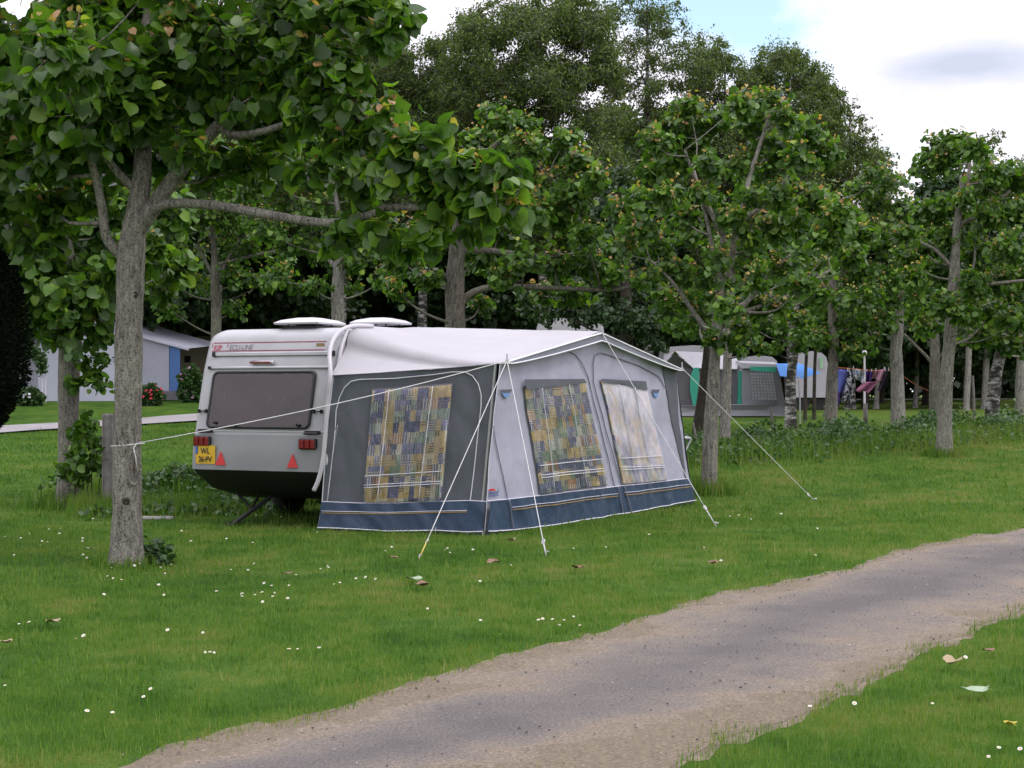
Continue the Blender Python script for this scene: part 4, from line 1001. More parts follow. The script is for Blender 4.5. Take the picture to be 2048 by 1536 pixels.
# ---- roof
Bt = FP(1352, 738)
pk = FP(1191, 668)
RN = 30
def roof_sec(b):
    """section across the roof at depth b: 0 front, 1 at the caravan"""
    ex = b**1.7
    e0 = SP(1000, 723); S_front = V((At.x, At.y, 0)); 
    # left edge position runs back to the caravan corner
    Cc = V((C0.x, C0.y, 0))-W*.02
    L0 = S_front.lerp(Cc, b); R0 = V((Bt.x, Bt.y, 0)).lerp(V((C0.x, C0.y, 0))+U*4.75-W*.02, b)
    M0 = V((pk.x, pk.y, 0)).lerp(V((C0.x, C0.y, 0))+U*2.3-W*.02, b)
    ze = 1.915+(2.335-1.915)*ex; zr = Bt.z+(2.335-Bt.z)*ex; zm = pk.z+.035+(2.405-pk.z-.035)*b
    r = .03+.20*b**.8
    zl = H+(HY-side_top(1-b)[1])*SP(*side_top(1-b)).y/F
    q = SP(*side_top(1-b)); 
    pts = [q+SP.n*.012]
    along = (M0-L0).normalized(); 
    base_edge = L0+Z*(ze-r)
    for k in range(1, 5): pts.append((q+SP.n*.012).lerp(base_edge, k/4))
    for k in range(1, 7):
        t = k/6*math.pi/2; pts.append(L0+along*(r*(1-math.cos(t)))+Z*(ze-r+r*math.sin(t)))
    a0 = pts[-1]; mid = M0+Z*zm
    for k in range(1, 13):
        t = k/12; p = a0.lerp(mid, t); p.z -= .035*math.sin(math.pi*t)*math.sin(math.pi*b); pts.append(p)
    far = R0+Z*zr
    for k in range(1, 11):
        t = k/10; p = mid.lerp(far, t); p.z -= .03*math.sin(math.pi*t)*math.sin(math.pi*b); pts.append(p)
    pts.append(far-Z*.04)
    return pts
secs = [roof_sec(j/RN) for j in range(RN+1)]; nS = len(secs[0])
# overhang: carry the top a little past the front wall
mb = MB(); vs = []
front = []
for i, p in enumerate(secs[0]):
    front.append(p+FP.n*(.075 if i > 4 else .02))
allr = [front]+secs
for s in allr:
    for p in s: vs.append(p+Z*(wrk(p, .5) if True else 0))
fs = [(j*nS+i, j*nS+i+1, (j+1)*nS+i+1, (j+1)*nS+i) for j in range(len(allr)-1) for i in range(nS-1)]
mb.add(vs, fs); rf = mb.build('roof', M_ROOF, aw, True)
# side strip of the roof cloth is the same cloth seen in shade (same mesh); seam where it meets the slate wall
mb = MB(); pline(SP, [(663,751),(753,746),(906,735),(992,727)], .020, .003, mb); mb.build('seam', M_ZIP, sw, True)
# fascia with piping along the gable
def fas(u):
    return front_top(u)
mb = MB()
def fasc(u, v):
    x, y = interp_pts([(1000,723),(1191,665),(1353,738)])(u)
    th = 13*math.sin(min(1, max(0, u))*math.pi)**.5+1.5
    p = FP(x, y+th*(1-v), .0); return p+FP.n*(.082+.012*(1-v))
mb.grid(fasc, 50, 4); fa = mb.build('fascia', M_FASC, aw, True)
mb = MB()
for vv in (0, 1): mb.tube([fasc(i/40, vv)+FP.n*.004 for i in range(41)], .009 if vv == 0 else .011, 6)
mb.build('piping', M_PIPE, fa, True)
# far side wall, poles
mb = MB(); r1, r2 = Bt.copy(), C0+U*4.75+Z*2.3-W*.02
mb.add([V((Bb.x, Bb.y, Bb.z))+U*.03, C0+U*4.85, r2, r1], [(0,1,2,3)]); mb.build('side_wall', M_SIDE, aw)
for a, b_ in ((At, Ab), (Bt, Bb), (pk, (Ab+Bb)/2)):
    mb = MB(); d = -FP.n*.06; mb.tube([V(a)+d-Z*.04, V((b_.x, b_.y, 0))+d], .014, 8); mb.build('pole', M_STEEL, aw)
for a in (At, Bt, pk):
    mb = MB(); mb.lathe(V(a)+Z*.0+FP.n*.09, [(.018,0),(.018,.03),(.008,.035),(.008,.09),(.003,.10)], 8); mb.build('pole_spike', M_STEEL, aw)

# ================================================================== GUY ROPES
M_ROPE = simple('white_rope', (.66,.66,.66), .8, .1, 60, .4, 300)
M_TIE = simple('rubber_ring_yellow', (.55,.42,.08), .5, .1)
def guy(a, b_, label, end_m, tens=.86, sag=.0, r=.0046):
    a, b_ = V(a), V(b_); root = thing('guy_rope', b_, label, 'guy rope', 'guy ropes of the awning')
    pts = [a.lerp(b_, k/14)-Z*(sag*4*(k/14)*(1-k/14)) for k in range(15)]
    cut = a.lerp(b_, tens); mb = MB(); mb.tube([p for p in pts if (p-a).length < (cut-a).length]+[cut], r, 5); mb.build('rope', M_ROPE, root, True)
    mb = MB(); d = (b_-cut).normalized(); mb.tube([cut+d*.0, b_], r*1.5, 5); mb.build('tail', end_m, root, True)
    mb = MB(); u = d.orthogonal().normalized(); w_ = d.cross(u); mb.tube([cut+d*(.02+.025*math.cos(t))+u*(.02*math.sin(t)) for t in [k*math.pi/6 for k in range(13)]], .006, 5); mb.build('tensioner', M_WHITE, root, True)
    mb = MB(); mb.tube([b_+Z*.03-d*.02, b_+Z*.0, b_-Z*.12+d*.03], .007, 5); mb.tube([b_+Z*.03-d*.02, b_+Z*.035+V((.03,0,0))], .007, 5); mb.build('peg', M_STEEL, root)
    return root
spA = At+FP.n*.09+Z*.02
guy(spA, gf(838, 1120)+(0.01,), 'white guy rope from the near awning corner to a yellow strap in the grass', M_TIE, .915)
guy(spA, gf(1092, 1113)+(0.01,), 'white guy rope dropping in front of the left front window of the awning', M_WHITE, .93)
guy(pk+FP.n*.09+Z*.02, gf(1432, 1054)+(0.01,), 'white guy rope from the gable peak, slanting across the right front window', M_ROPE, .9)
guy(Bt+FP.n*.09+Z*.02, G(1630, 1003), 'white guy rope from the far right awning corner out over the open lawn', M_WHITE, .94)
tie = P(276, 886, 14.5)
root = thing('guy_rope', tie, 'long white guy rope passing the caravan window, tied round the foreground tree', 'guy rope', 'guy ropes of the awning')
mb = MB(); mb.tube([spA.lerp(tie, k/12)-Z*(.05*4*(k/12)*(1-k/12)) for k in range(13)], .0046, 5); mb.build('rope', M_ROPE, root, True)
tc_ = at(256, 14.63); mb = MB()
mb.tube([V((tc_.x+.148*math.cos(t), tc_.y+.148*math.sin(t), tie.z-.02+.012*math.cos(t))) for t in [k*math.pi/12 for k in range(25)]], .006, 5)
mb.tube([tie+V((-.01,-.02,-.0)), tie+V((-.03,-.04,-.05)), tie+V((-.01,-.05,-.12)), tie+V((.0,-.045,-.22))], .005, 5)
mb.build('knot', M_ROPE, root, True)
# ================================================================== TREES
def pxc(lst, Y, jit=.5, seed=0):
    """clumps at (px, py, radius_px[, depth offset]) around depth Y"""
    r = np.random.default_rng(seed); out = []
    for c in lst:
        y = Y+(c[3] if len(c) > 3 else r.uniform(-jit, jit)); p = P(c[0], c[1], y); out.append((p.x, p.y, p.z, c[2]/F*y*1.16))
    return out
Y0 = 14.6
def q(px, py, dy=0): return P(px, py, Y0+dy)
base0 = at(253, Y0)
T0c = [(60,110,80,.2),(165,60,85,-.3),(245,150,85,-.5),(330,95,80,-.4),(90,215,80,-.2),(190,240,75,-.5),(300,225,70,-.3),(40,320,75,.3),(130,320,65,.0),(395,40,75,-.2),(480,95,65,-.5),
 (545,35,70,-.6),(630,35,65,-.8),(705,25,60,-1.0),(765,70,50,-1.2),(795,30,40,-1.3),(430,165,60,-.3),(520,185,60,-.5),(590,130,60,-.8),(655,130,60,-1),
 (620,215,55,-.9),(700,215,60,-1.1),(700,150,45,-1.0),(770,255,60,-1.4),(700,285,45,-1.2),(830,300,58,-1.7),(890,350,60,-1.9),(955,360,55,-2.1),(1000,330,40,-2.3),(1000,420,45,-2.3),(925,415,55,-2.0),(850,385,55,-1.8),(770,340,55,-1.5),(715,365,45,-1.3),
 (880,475,40,-1.8),(800,470,50,-1.5),(745,450,40,-1.2),(690,480,35,-1.1),(620,350,35,-.8),(-60,200,90,.3),(-70,60,90,.2),
 (100,-80,100,0),(300,-100,110,.4),(520,-100,100,-.4),(720,-90,80,-.9),(250,20,80,.8),(-40,400,80,.6),(380,300,35,-.6),(245,320,50,.5),(330,330,45,.5),(430,330,45,.3),(500,330,45,.2),(540,270,45,-.1),(480,230,50,.3),(400,220,55,.4),(340,170,60,.3),(580,200,50,-.2),(120,420,60,.6),(60,470,60,.6),(210,400,40,.7)]
extra0 = [(-80,-250,120,.8),(150,-260,120,1.2),(400,-280,120,.5),(200,60,90,1.7),(380,180,80,1.5),(30,200,90,1.8),(560,80,80,1.0),(120,120,80,-1.8),(330,-60,90,-1.7)]
cl0 = pxc(T0c+extra0, Y0)
limbs0 = [([q(268,470), q(300,425,-.05), q(345,360,-.1), q(400,290,-.2), q(440,248,-.3), q(500,180,-.45), q(560,110,-.6), q(610,50,-.7), q(660,-20,-.8)], .085, .028),
 ([q(290,432,-.05), q(330,409,-.15), q(430,411,-.4), q(560,434,-.8), q(660,446,-1.1), q(740,430,-1.4), q(770,416,-1.5), q(830,415,-1.7), q(900,424,-1.9), q(950,430,-2.0)], .050, .022),
 ([q(255,520,.03), q(215,480,.0), q(205,420,-.05), q(190,350,-.1), q(172,300,-.2), q(130,220,-.3), q(90,120,-.2)], .05, .025),
 ([q(278,385,.0), q(240,350,-.05), q(205,305,-.15), q(175,260,-.3), q(150,200,-.4)], .045, .02),
 ([q(440,250,-.3), q(470,270,-.4), q(520,264,-.6), q(585,245,-.8), q(660,230,-1), q(740,240,-1.3)], .042, .02),
 ([q(330,-20,.3), q(350,20,.2), q(385,62,.1), q(430,80,0)], .045, .03)]
make_tree('poplar_tree', 'large foreground tree with big round leaves and a rope tied round its trunk', 'tree',
  [base0, q(254,1020), q(254,900), q(256,800), q(258,680), q(260,580), q(264,500), q(274,420), q(284,350), q(286,280,.1), q(282,150,.2), q(300,0,.3), q(320,-250,.4)],
  [.140,.131,.130,.128,.124,.122,.122,.098,.082,.072,.06,.05,.03], cl0, leaf=.130, n_per=135, mat=MLEAF_NEAR, tpl=T_NEAR, limbs=limbs0, seed=5, group='broad-leaved trees of the campsite', top=.09, fork=.62, nside=20)
t0 = [o for o in bpy.data.objects if o.get('label', '').startswith('large foreground tree')][0]
fz = lambda px, py: (P(px, py, Y0-.13).x, P(px, py, Y0).z)
sx_, sz_ = fz(268, 935)
mb = MB(); mb.tube([V((sx_+.055*math.cos(a), Y0-.133+.02*math.cos(a)**2, sz_+.15*math.sin(a))) for a in [k*math.pi/12 for k in range(25)]], .013, 6); mb.build('scar', MBARK, t0, True)
mb = MB(); mb.tube([V((sx_+.004, Y0-.137, sz_+.08)), V((sx_+.0, Y0-.138, sz_)), V((sx_+.003, Y0-.137, sz_-.07))], [.003, .008, .003], 6); mb.build('slit', simple('bare_wood_slit', (.05,.03,.02), .9, .3), t0, True)
mb = MB()
for px, py, r_ in ((252, 1000, .036), (268, 590, .03)):
    kx, kz = fz(px, py); kn = MB(); off_ = abs(kx-base0.x); yy = Y0-math.sqrt(max(.0001, .131**2-off_**2))
    kn.lathe(V((kx, yy-.006, kz)), [(r_*.9, .012), (r_, .0), (r_*.7, -.014), (r_*.3, -.006), (.002, -.001)], 14, (0, 1, 0)); kn.build('knot', MBARK_D, t0, True)
# suckers at its foot
def plant_obj(name, label, cat, pts, n, size, mat=None, tpl=None, seed=1, group=None, parent=None, up=.2, stems=True, top=0):
    rng = np.random.default_rng(seed); random.seed(seed)
    root = thing(name, V((pts[0][0], pts[0][1], terrain(pts[0][0], pts[0][1]))), label, cat, group) if parent is None else parent
    A = []; mb = MB()
    for (x, y, z, r) in pts:
        o = clump((x, y, z), r, n, size, rng, top=top, hang=.1); A.append(o[:5])
        for tw in o[5]: mb.tube([V(a) for a in tw], [.006,.004,.002], 3, cap=False)
        g0 = V((x, y, terrain(x, y)))
        if stems: mb.tube([g0, g0.lerp(V((x, y, z)), .5)+V((random.uniform(-.05,.05), 0, 0)), V((x, y, z))], [.012,.008,.005], 4)
    if mb.v: mb.build('stem' if stems else 'twigs', MBARK_D, root)
    leaf_obj('foliage', *[np.concatenate([a[i] for a in A]) for i in range(5)], tpl or T_MID, mat or MLEAF, root)
    return root
c = at(315, 14.7)
plant_obj('sucker_shrub', 'low leafy shoots at the right foot of the foreground trunk', 'shrub', [(c.x-.05, c.y, .08, .16), (c.x+.08, c.y-.05, .07, .13), (c.x-.16, c.y+.05, .1, .13)], 110, .05, MLEAF_WEED, seed=3)

def tpx(Y, px, py, dy=0): return P(px, py, Y+dy)
GRP = 'broad-leaved trees of the campsite'
# tree left behind the foreground one
Y1 = 21.7; b1 = at(136, Y1)
make_tree('poplar_tree', 'dark leafy tree with drooping leaves at far left, in front of the white awning', 'tree',
 [b1, tpx(Y1,137,900), tpx(Y1,137,780), tpx(Y1,140,690), tpx(Y1,150,600), tpx(Y1,135,500), tpx(Y1,120,380)], [.15,.135,.14,.15,.10,.08,.04],
 pxc([(60,430,70),(140,420,60),(210,450,60),(30,530,60),(110,530,60),(185,540,55),(250,540,50),(60,610,45,-.4),(130,610,50,-.5),(190,600,45,-.6),(300,500,45),(140,665,42,-.6),(190,660,35,-.5),(100,660,30),(350,540,40),(10,470,60),(330,430,55,1),(-60,500,80),(-60,600,60),(250,420,60,1),(-30,380,70,1),(90,360,70,1.2),(190,350,70,1),(320,590,35,.6)], Y1, .8, 2),
 leaf=.15, n_per=100, seed=21, group=GRP, bark=MBARK, top=.02,
 limbs=[([tpx(Y1,145,690), tpx(Y1,95,620), tpx(Y1,50,570), tpx(Y1,20,530)], .05, .025), ([tpx(Y1,155,680), tpx(Y1,200,600), tpx(Y1,240,560,-.3)], .05, .02)])
s = pxc([(165,740,26,-.3),(200,735,30,-.4),(190,765,24,-.4),(150,770,18,-.3)], Y1); 
plant_obj('sucker_shrub', 'leafy shoots sprouting half-way up the far left trunk', 'shrub', s, 45, .11, seed=8, stems=False)
s = pxc([(150,900,36,-.4),(185,890,34,-.5),(180,935,34,-.5),(145,950,32,-.4),(205,925,30,-.5),(160,860,18,-.4)], Y1)
plant_obj('sucker_shrub', 'bushy green shoots low on the far left trunk beside the wooden post', 'shrub', s, 80, .10, seed=9)
# wooden post behind the foreground trunk
p = at(217, 21.0); root = MB(); root.box((p.x, p.y, .62), (.15,.12,1.34), None, bev=.02)
tag(root.build('wooden_post', simple('weathered_wood', (.16,.145,.14), .85, .3, 8, .3, 30)), 'thick weathered wooden post half hidden by the foreground trunk', 'post')
MPOST = simple('old_wood', (.15,.13,.12), .85, .3, 10, .3, 30)
# dark clipped conifer at the left edge
Yc = 15.5; cc = at(-75, Yc); 
rng = np.random.default_rng(4); n = 26000
t = rng.random(n); zz = 1.0+t*2.3*1.0
prof = np.interp(zz, [.95, 1.3, 1.7, 2.2, 2.8, 3.3], [.02, .40, .60, .62, .48, .05])
an = rng.uniform(0, 2*np.pi, n); rr = prof*rng.uniform(.75, 1.04, n)
pos = np.column_stack([cc.x+rr*np.cos(an), cc.y+rr*np.sin(an), zz]); outd = np.column_stack([np.cos(an), np.sin(an), np.full(n, .5)])
root = thing('conifer_tree', V((cc.x, cc.y, 0)), 'nearly black clipped conifer bulging in at the left edge of the photo', 'tree')
mb = MB(); mb.lathe((cc.x, cc.y, 1.0), [(.02,0),(.34,.3),(.5,.7),(.52,1.2),(.38,1.75),(.02,2.2)], 20); mb.build('crown', MLEAF_CONIFER, root, True)
leaf_obj('foliage', pos, outd+rng.normal(0,.4,(n,3)), rng.normal(0,1,(n,3)), rng.uniform(.025,.05,n), rng.random(n), T_SMALL, MLEAF_CONIFER, root)
mb = MB(); mb.tube([(cc.x,cc.y,-.1),(cc.x,cc.y,1.1)], .07, 8); mb.build('trunk', MBARK_D, root, True)

# row behind the caravan
def row_tree(px, Y, trunk_px, rs, clumps_px, label, seed, leaf=.115, n_per=95, limbs=(), bark=None, jit=.9, top=.06, extra=(), name='poplar_tree'):
    b_ = at(px, Y); tp = [b_]+[tpx(Y, a, c_) for a, c_ in trunk_px]
    return make_tree(name, label, 'tree', tp, rs, pxc(clumps_px, Y, jit, seed)+list(extra), leaf=leaf, n_per=n_per, seed=seed, group=GRP, limbs=[([tpx(Y, *a) for a in L_px], r0, r1) for L_px, r0, r1 in limbs], bark=bark or (MBARK if px in (1418, 1888) else MBARK_M), top=top)
row_tree(432, 38, [(432,640),(430,560),(428,500),(420,400)], [.15,.12,.11,.07,.04],
 [(330,480,40),(390,440,45),(450,440,45),(360,400,45),(420,370,45),(480,390,40),(300,420,45),(340,560,35),(400,570,32),(470,560,32),(500,500,35),(380,510,30),(450,500,30),(520,440,40),(290,520,35),(430,320,40),(370,330,40),(490,330,40),(300,350,40),(520,570,30),(560,530,30),(340,620,26),(470,620,24)],
 'slender forked tree rising behind the rear end of the caravan', 31, n_per=80, limbs=[([(430,560),(410,520),(395,490)], .05,.03), ([(432,570),(455,520),(480,480)], .05,.03), ([(430,530),(540,505),(620,505,-.5)], .05,.03)])
row_tree(676, 34, [(676,640),(676,560),(680,480),(670,380)], [.17,.145,.125,.09,.05],
 [(560,300,42),(620,290,42),(680,300,40),(740,330,40),(540,360,42),(600,350,42),(660,360,40),(720,390,42),(570,420,38),(640,420,38),(700,450,38),(540,470,36),(600,490,38),(660,510,36),(720,520,36),(760,460,38),(770,560,32),(620,570,28),(560,560,30),(500,300,40),(490,380,36),(640,240,36),(720,270,36),(820,540,32),(700,575,24)],
 'pale straight trunk behind the roof vents of the caravan, orange shoots in its crown', 32, n_per=90, top=.12, bark=MBARK_L, limbs=[([(678,560),(700,530),(720,500)], .06,.03), ([(676,540),(655,515),(640,490)], .06,.03)])
Y4 = 27.0
row_tree(911, Y4, [(911,650),(909,580),(914,500),(925,420),(960,330),(1010,270)], [.20,.175,.165,.14,.10,.06,.03],
 [(1000,240,40),(1045,255,38),(960,280,38),(1060,300,34),(1130,285,32),(1165,330,34),(1115,320,30),(1010,330,45),(950,360,45),(1090,380,38),(1150,390,34),(1190,360,28),(1060,430,40),(1120,440,36),(1170,470,32),(1000,470,38),(950,520,34),(1050,520,34),(1110,530,34),(1180,530,30),(1230,550,28),(1000,560,30),(1080,590,28),(840,480,38),(800,520,36),(860,560,28),(790,580,26),(880,400,40),(840,330,40),(1150,590,26),(960,610,24),(1230,500,26)],
 'stout grey tree with long level boughs behind the middle of the awning roof', 33, leaf=.115, n_per=170, jit=1.3, top=.12,
 limbs=[([(912,625),(935,592),(980,575),(1050,574),(1130,577),(1220,580,-.3),(1265,572,-.4)], .075,.03), ([(920,500),(960,500),(1010,505),(1080,513),(1150,508),(1200,492)], .065,.025), ([(905,560),(880,545),(860,530)], .05,.02), ([(940,400),(1000,420),(1060,415),(1110,385)], .055,.02)])
# the clear tree right of the awning
Y5 = 24.0
row_tree(1418, Y5, [(1420,900),(1424,820),(1430,700),(1438,600),(1442,520),(1448,470)], [.125,.118,.108,.085,.07,.055,.04],
 [(1470,440,24,-.4),(1505,395,24,-.4),(1412,385,24,-.4),(1600,570,28),(1500,475,24,-.4),(1440,520,24,-.5),(1545,350,26),(1480,210,34),(1535,205,32),(1570,240,32),(1505,255,32),(1380,225,34),(1340,255,34),(1310,285,32),(1395,275,34),(1430,240,28),(1620,270,34),(1655,310,32),(1600,320,34),(1545,300,34),(1360,320,34),(1310,340,28),(1420,330,30),(1290,400,34),(1245,420,32),(1330,400,32),(1275,455,34),(1370,440,30),(1480,330,26),(1560,390,34),(1620,400,34),(1680,430,34),(1720,470,30),(1590,450,36),(1650,480,34),(1540,460,30),(1700,520,26),(1310,500,30),(1350,540,32),(1290,560,26),(1390,560,30),(1460,430,24),(1500,560,30),(1560,540,30),(1400,640,30),(1450,620,28),(1430,680,26,-.3),(1480,660,28,-.4),(1520,610,28),(1370,600,26),(1560,610,26),(1250,500,26),(1340,620,24)],
 'open-crowned tree just right of the awning, its leaning bare trunk nearest to it', 34, leaf=.105, n_per=215, jit=1.3, top=.13,
 limbs=[([(1442,560),(1462,520),(1472,460),(1490,400),(1500,350,.2),(1520,290,.3),(1540,230,.3)], .06,.025), ([(1480,440),(1515,420),(1560,375),(1600,320,-.4)], .045,.02), ([(1438,580),(1420,470),(1400,390),(1370,300,-.3)], .035,.018), ([(1445,470),(1400,380),(1385,330,.5)], .045,.02), ([(1435,650),(1480,620),(1530,560),(1580,510,-.4)], .05,.02), ([(1436,640),(1500,620),(1580,590,.3),(1660,540,.4)], .045,.02), ([(1432,680),(1390,630),(1350,570,-.2),(1300,520,-.3)], .045,.02)], extra=[])
row_tree(1448, 31.8, [(1452,800),(1456,700),(1462,600),(1470,480),(1490,400)], [.115,.10,.088,.075,.055,.04],
 [(1440,570,26),(1470,520,26),(1430,620,24),(1450,470,26),(1380,480,30),(1430,500,32),(1500,500,34),(1560,480,32),(1450,420,32),(1520,400,32),(1580,560,30),(1630,590,28),(1500,600,28),(1400,560,28),(1480,695,18),(1515,690,16),(1340,460,30),(1600,500,30),(1540,640,24),(1390,660,22),(1600,640,24),(1350,660,24),(1330,590,28),(1650,540,28),(1560,350,30),(1490,350,28)],
 'second pale trunk standing close behind the leaning one right of the awning', 35, n_per=85, bark=MBARK_L, top=.08)
row_tree(1395, 33.5, [(1402,820),(1412,740),(1418,660),(1420,600)], [.17,.13,.10,.08,.06], [(1390,640,26),(1430,600,28),(1370,600,24),(1340,640,26)], 'dark flared trunk half hidden between awning and leaning tree', 36, n_per=80, bark=MBARK_D)
row_tree(1582, 41, [(1582,760),(1588,700),(1592,600),(1600,480)], [.16,.125,.12,.09,.05],
 [(1560,560,30),(1620,560,32),(1590,500,32),(1650,510,30),(1540,610,28),(1640,620,28),(1680,590,28),(1600,640,24),(1560,660,24),(1530,540,28),(1700,540,28),(1620,440,32),(1560,440,30),(1680,480,30),(1500,650,26),(1530,690,20),(1600,690,18),(1635,680,18),(1560,700,14)],
 'mottled trunk in front of the lattice windowed tent', 37, n_per=80, bark=MBIRCH)
row_tree(1662, 38, [(1664,760),(1668,690),(1665,600),(1670,480),(1680,400)], [.16,.135,.12,.10,.07,.04],
 [(1830,420,30),(1850,475,30),(1800,480,30),(1755,480,30),(1700,560,28),(1745,350,24),(1660,640,34),(1700,650,30),(1720,690,24),(1640,680,28),(1690,600,32),(1740,600,32),(1640,590,30),(1720,540,32),(1770,560,30),(1680,520,32),(1730,470,34),(1780,490,32),(1690,440,34),(1750,410,34),(1800,430,32),(1720,380,32),(1780,370,34),(1640,400,30),(1700,700,20,-.3),(1600,670,26),(1820,540,30),(1760,640,28)],
 'tree with smooth trunk at the left end of the washing line', 38, n_per=85, top=.1, limbs=[([(1668,560),(1720,520),(1760,470)], .05,.02), ([(1666,600),(1640,560),(1620,520)], .045,.02)])
row_tree(1797, 41, [(1795,760),(1792,700),(1797,640),(1800,560),(1805,480)], [.20,.16,.155,.14,.10,.06],
 [(1780,600,32),(1830,600,32),(1800,550,34),(1750,560,30),(1860,560,32),(1820,640,26),(1770,640,26),(1790,500,32),(1840,500,34),(1750,680,20),(1860,650,24),(1720,620,26),(1880,600,28)],
 'stout pale trunk at the right end of the washing line', 39, n_per=80, bark=MBARK_L, limbs=[])
row_tree(1870, 43.5, [(1870,780),(1870,720),(1868,620),(1860,540)], [.17,.15,.14,.12,.07],
 [(1850,600,30),(1890,620,28),(1900,570,30),(1860,540,32),(1920,600,28),(1850,660,22),(1920,660,24),(1940,560,30),(1880,480,32),(1830,560,26)],
 'grey trunk directly behind the right lawn tree, one stripped bough slanting left', 40, n_per=80, limbs=[([(1868,735),(1855,715),(1830,690),(1808,668)], .05,.035), ([(1872,725),(1885,705),(1895,690)], .03,.02)])
Y11 = 31.0
row_tree(1888, Y11, [(1890,820),(1894,740),(1903,640),(1908,560),(1912,480),(1920,400),(1925,350)], [.165,.135,.125,.12,.105,.085,.06,.035],
 [(1870,300,30),(1910,285,30),(1950,300,30),(1900,325,30),(1860,335,26),(1990,345,32),(2030,360,32),(1965,370,30),(1930,395,28),(1890,415,30),(1855,430,30),(1940,450,32),(1980,440,32),(2030,430,34),(1900,480,32),(1850,500,30),(1960,510,32),(2010,500,34),(1880,550,30),(1830,560,28),(1950,570,30),(2000,570,30),(2040,560,30),(1930,630,28),(1980,630,30),(2030,640,32),(1960,680,26),(2010,690,28),(1890,610,26),(1850,610,26),(2080,400,36),(2080,500,36),(2090,600,34),(2050,700,26),(1840,650,22),(1815,520,26),(1810,470,26)],
 'lone tree on the open lawn at the right with dark straight trunk', 41, leaf=.11, n_per=190, jit=1.3, top=.08,
 limbs=[([(1906,620),(1930,590),(1960,572),(2010,565),(2060,560)], .055,.03), ([(1905,640),(1915,600),(1945,540),(1950,500)], .045,.02), ([(1910,540),(1870,500),(1830,480),(1800,460)], .045,.02), ([(1920,420),(1935,370),(1940,320)], .05,.03), ([(1915,450),(1980,420),(2020,380)], .05,.025)])
row_tree(2040, 43, [(2042,760),(2045,690),(2048,600),(2050,500)], [.16,.14,.12,.10,.06],
 [(2000,620,32),(2050,620,34),(2090,600,34),(2020,560,34),(2080,520,36),(2030,680,26),(2090,680,28),(2120,560,40),(1980,680,24),(1960,640,28)],
 'pale slim trunk at the right edge of the photo behind the lawn', 42, n_per=80, bark=MBARK_L)
# leaning birch among the washing and a few thin ones
def bare(px, Y, pts_px, rs, label, seed, bark, name='birch_tree', cl=None):
    b_ = at(px, Y)
    return make_tree(name, label, 'tree', [b_]+[tpx(Y, a, c_) for a, c_ in pts_px], rs, pxc(cl, Y, .9, seed), leaf=.11, n_per=80, seed=seed, bark=bark, mat=MLEAF, group=GRP)
bare(1983, 44, [(1990,760),(2003,700),(2012,640),(2020,560)], [.20,.17,.15,.12,.08], 'leaning black and white birch trunk near the right edge', 43, MBIRCH, cl=[(1990,620,30),(2030,600,30),(2010,560,32),(1960,600,28),(2050,650,26),(1975,660,22)])

def poly_clumps(poly, n, rpx, Y, dy, seed, edge=.0):
    r = np.random.default_rng(seed); xs = [p[0] for p in poly]; ys = [p[1] for p in poly]; out = []
    def inside(x, y):
        c = False; j = len(poly)-1
        for i in range(len(poly)):
            if (poly[i][1] > y) != (poly[j][1] > y) and x < (poly[j][0]-poly[i][0])*(y-poly[i][1])/(poly[j][1]-poly[i][1])+poly[i][0]: c = not c
            j = i
        return c
    k = 0
    while len(out) < n and k < 20000:
        k += 1; x, y = r.uniform(min(xs), max(xs)), r.uniform(min(ys), max(ys))
        if not inside(x, y): continue
        d = r.normal(0, dy); q_ = P(x, y, Y+d); rr = rpx/F*Y*r.uniform(.7, 1.3)
        if any((q_.x-o[0])**2+(q_.y-o[1])**2+(q_.z-o[2])**2 < (.55*rr)**2 for o in out): continue
        out.append((q_.x, q_.y, q_.z, rr))
    return out
def birch2(label, px, Y, poly, n, rpx, seed, top=(0, 0), n_per=80, leaf=.11, wisps=()):
    c = at(px, Y); ty = min(p[1] for p in poly)+25; tp = P(top[0] or px, ty, Y)
    cl = poly_clumps(poly, int(n*1.7), rpx*.78, Y, 1.5, seed)
    for i in range(len(poly)):          # thin sprays along the outline
        a_, b2 = poly[i], poly[(i+1) % len(poly)]
        if a_[1] > 330 and b2[1] > 330: continue
        for t_ in np.arange(0, 1, 22/max(22, math.hypot(b2[0]-a_[0], b2[1]-a_[1]))):
            q_ = P(a_[0]+(b2[0]-a_[0])*t_+random.uniform(-12, 12), a_[1]+(b2[1]-a_[1])*t_+random.uniform(-14, 8), Y+random.uniform(-1, 1)); cl.append((q_.x, q_.y, q_.z, .34))
    mid1 = V((c.x+.1, c.y, c.z+(tp.z-c.z)*.35)); mid2 = V(((c.x+tp.x)/2, c.y, c.z+(tp.z-c.z)*.65))
    return make_tree('birch_tree', label, 'tree', [c, mid1, mid2, tp], [.20, .16, .10, .02], cl, leaf=leaf, n_per=n_per, mat=MLEAF_BIRCH, tpl=T_SMALL, bark=MBIRCH, seed=seed, group='tall birches behind the campsite', top=0, fork=.2, nside=8, hang=.9)
birch2('tallest birch with full crown against the sky above the awning', 1080, 57, [(930,40),(1000,8),(1050,30),(1090,0),(1170,-25),(1215,60),(1240,250),(1230,470),(1000,520),(920,400),(880,200)], 150, 46, 151)
birch2('birch with thin lace-like top against the blue patch of sky', 1295, 62, [(1225,30),(1262,-35),(1330,-15),(1372,60),(1405,110),(1430,250),(1420,450),(1240,500),(1215,250)], 105, 36, 152, n_per=48)
birch2('lower rounded birch between the foreground leaves and the tallest birch', 840, 60, [(745,165),(790,118),(850,98),(900,85),(950,130),(980,300),(950,480),(800,500),(740,300)], 95, 46, 153)
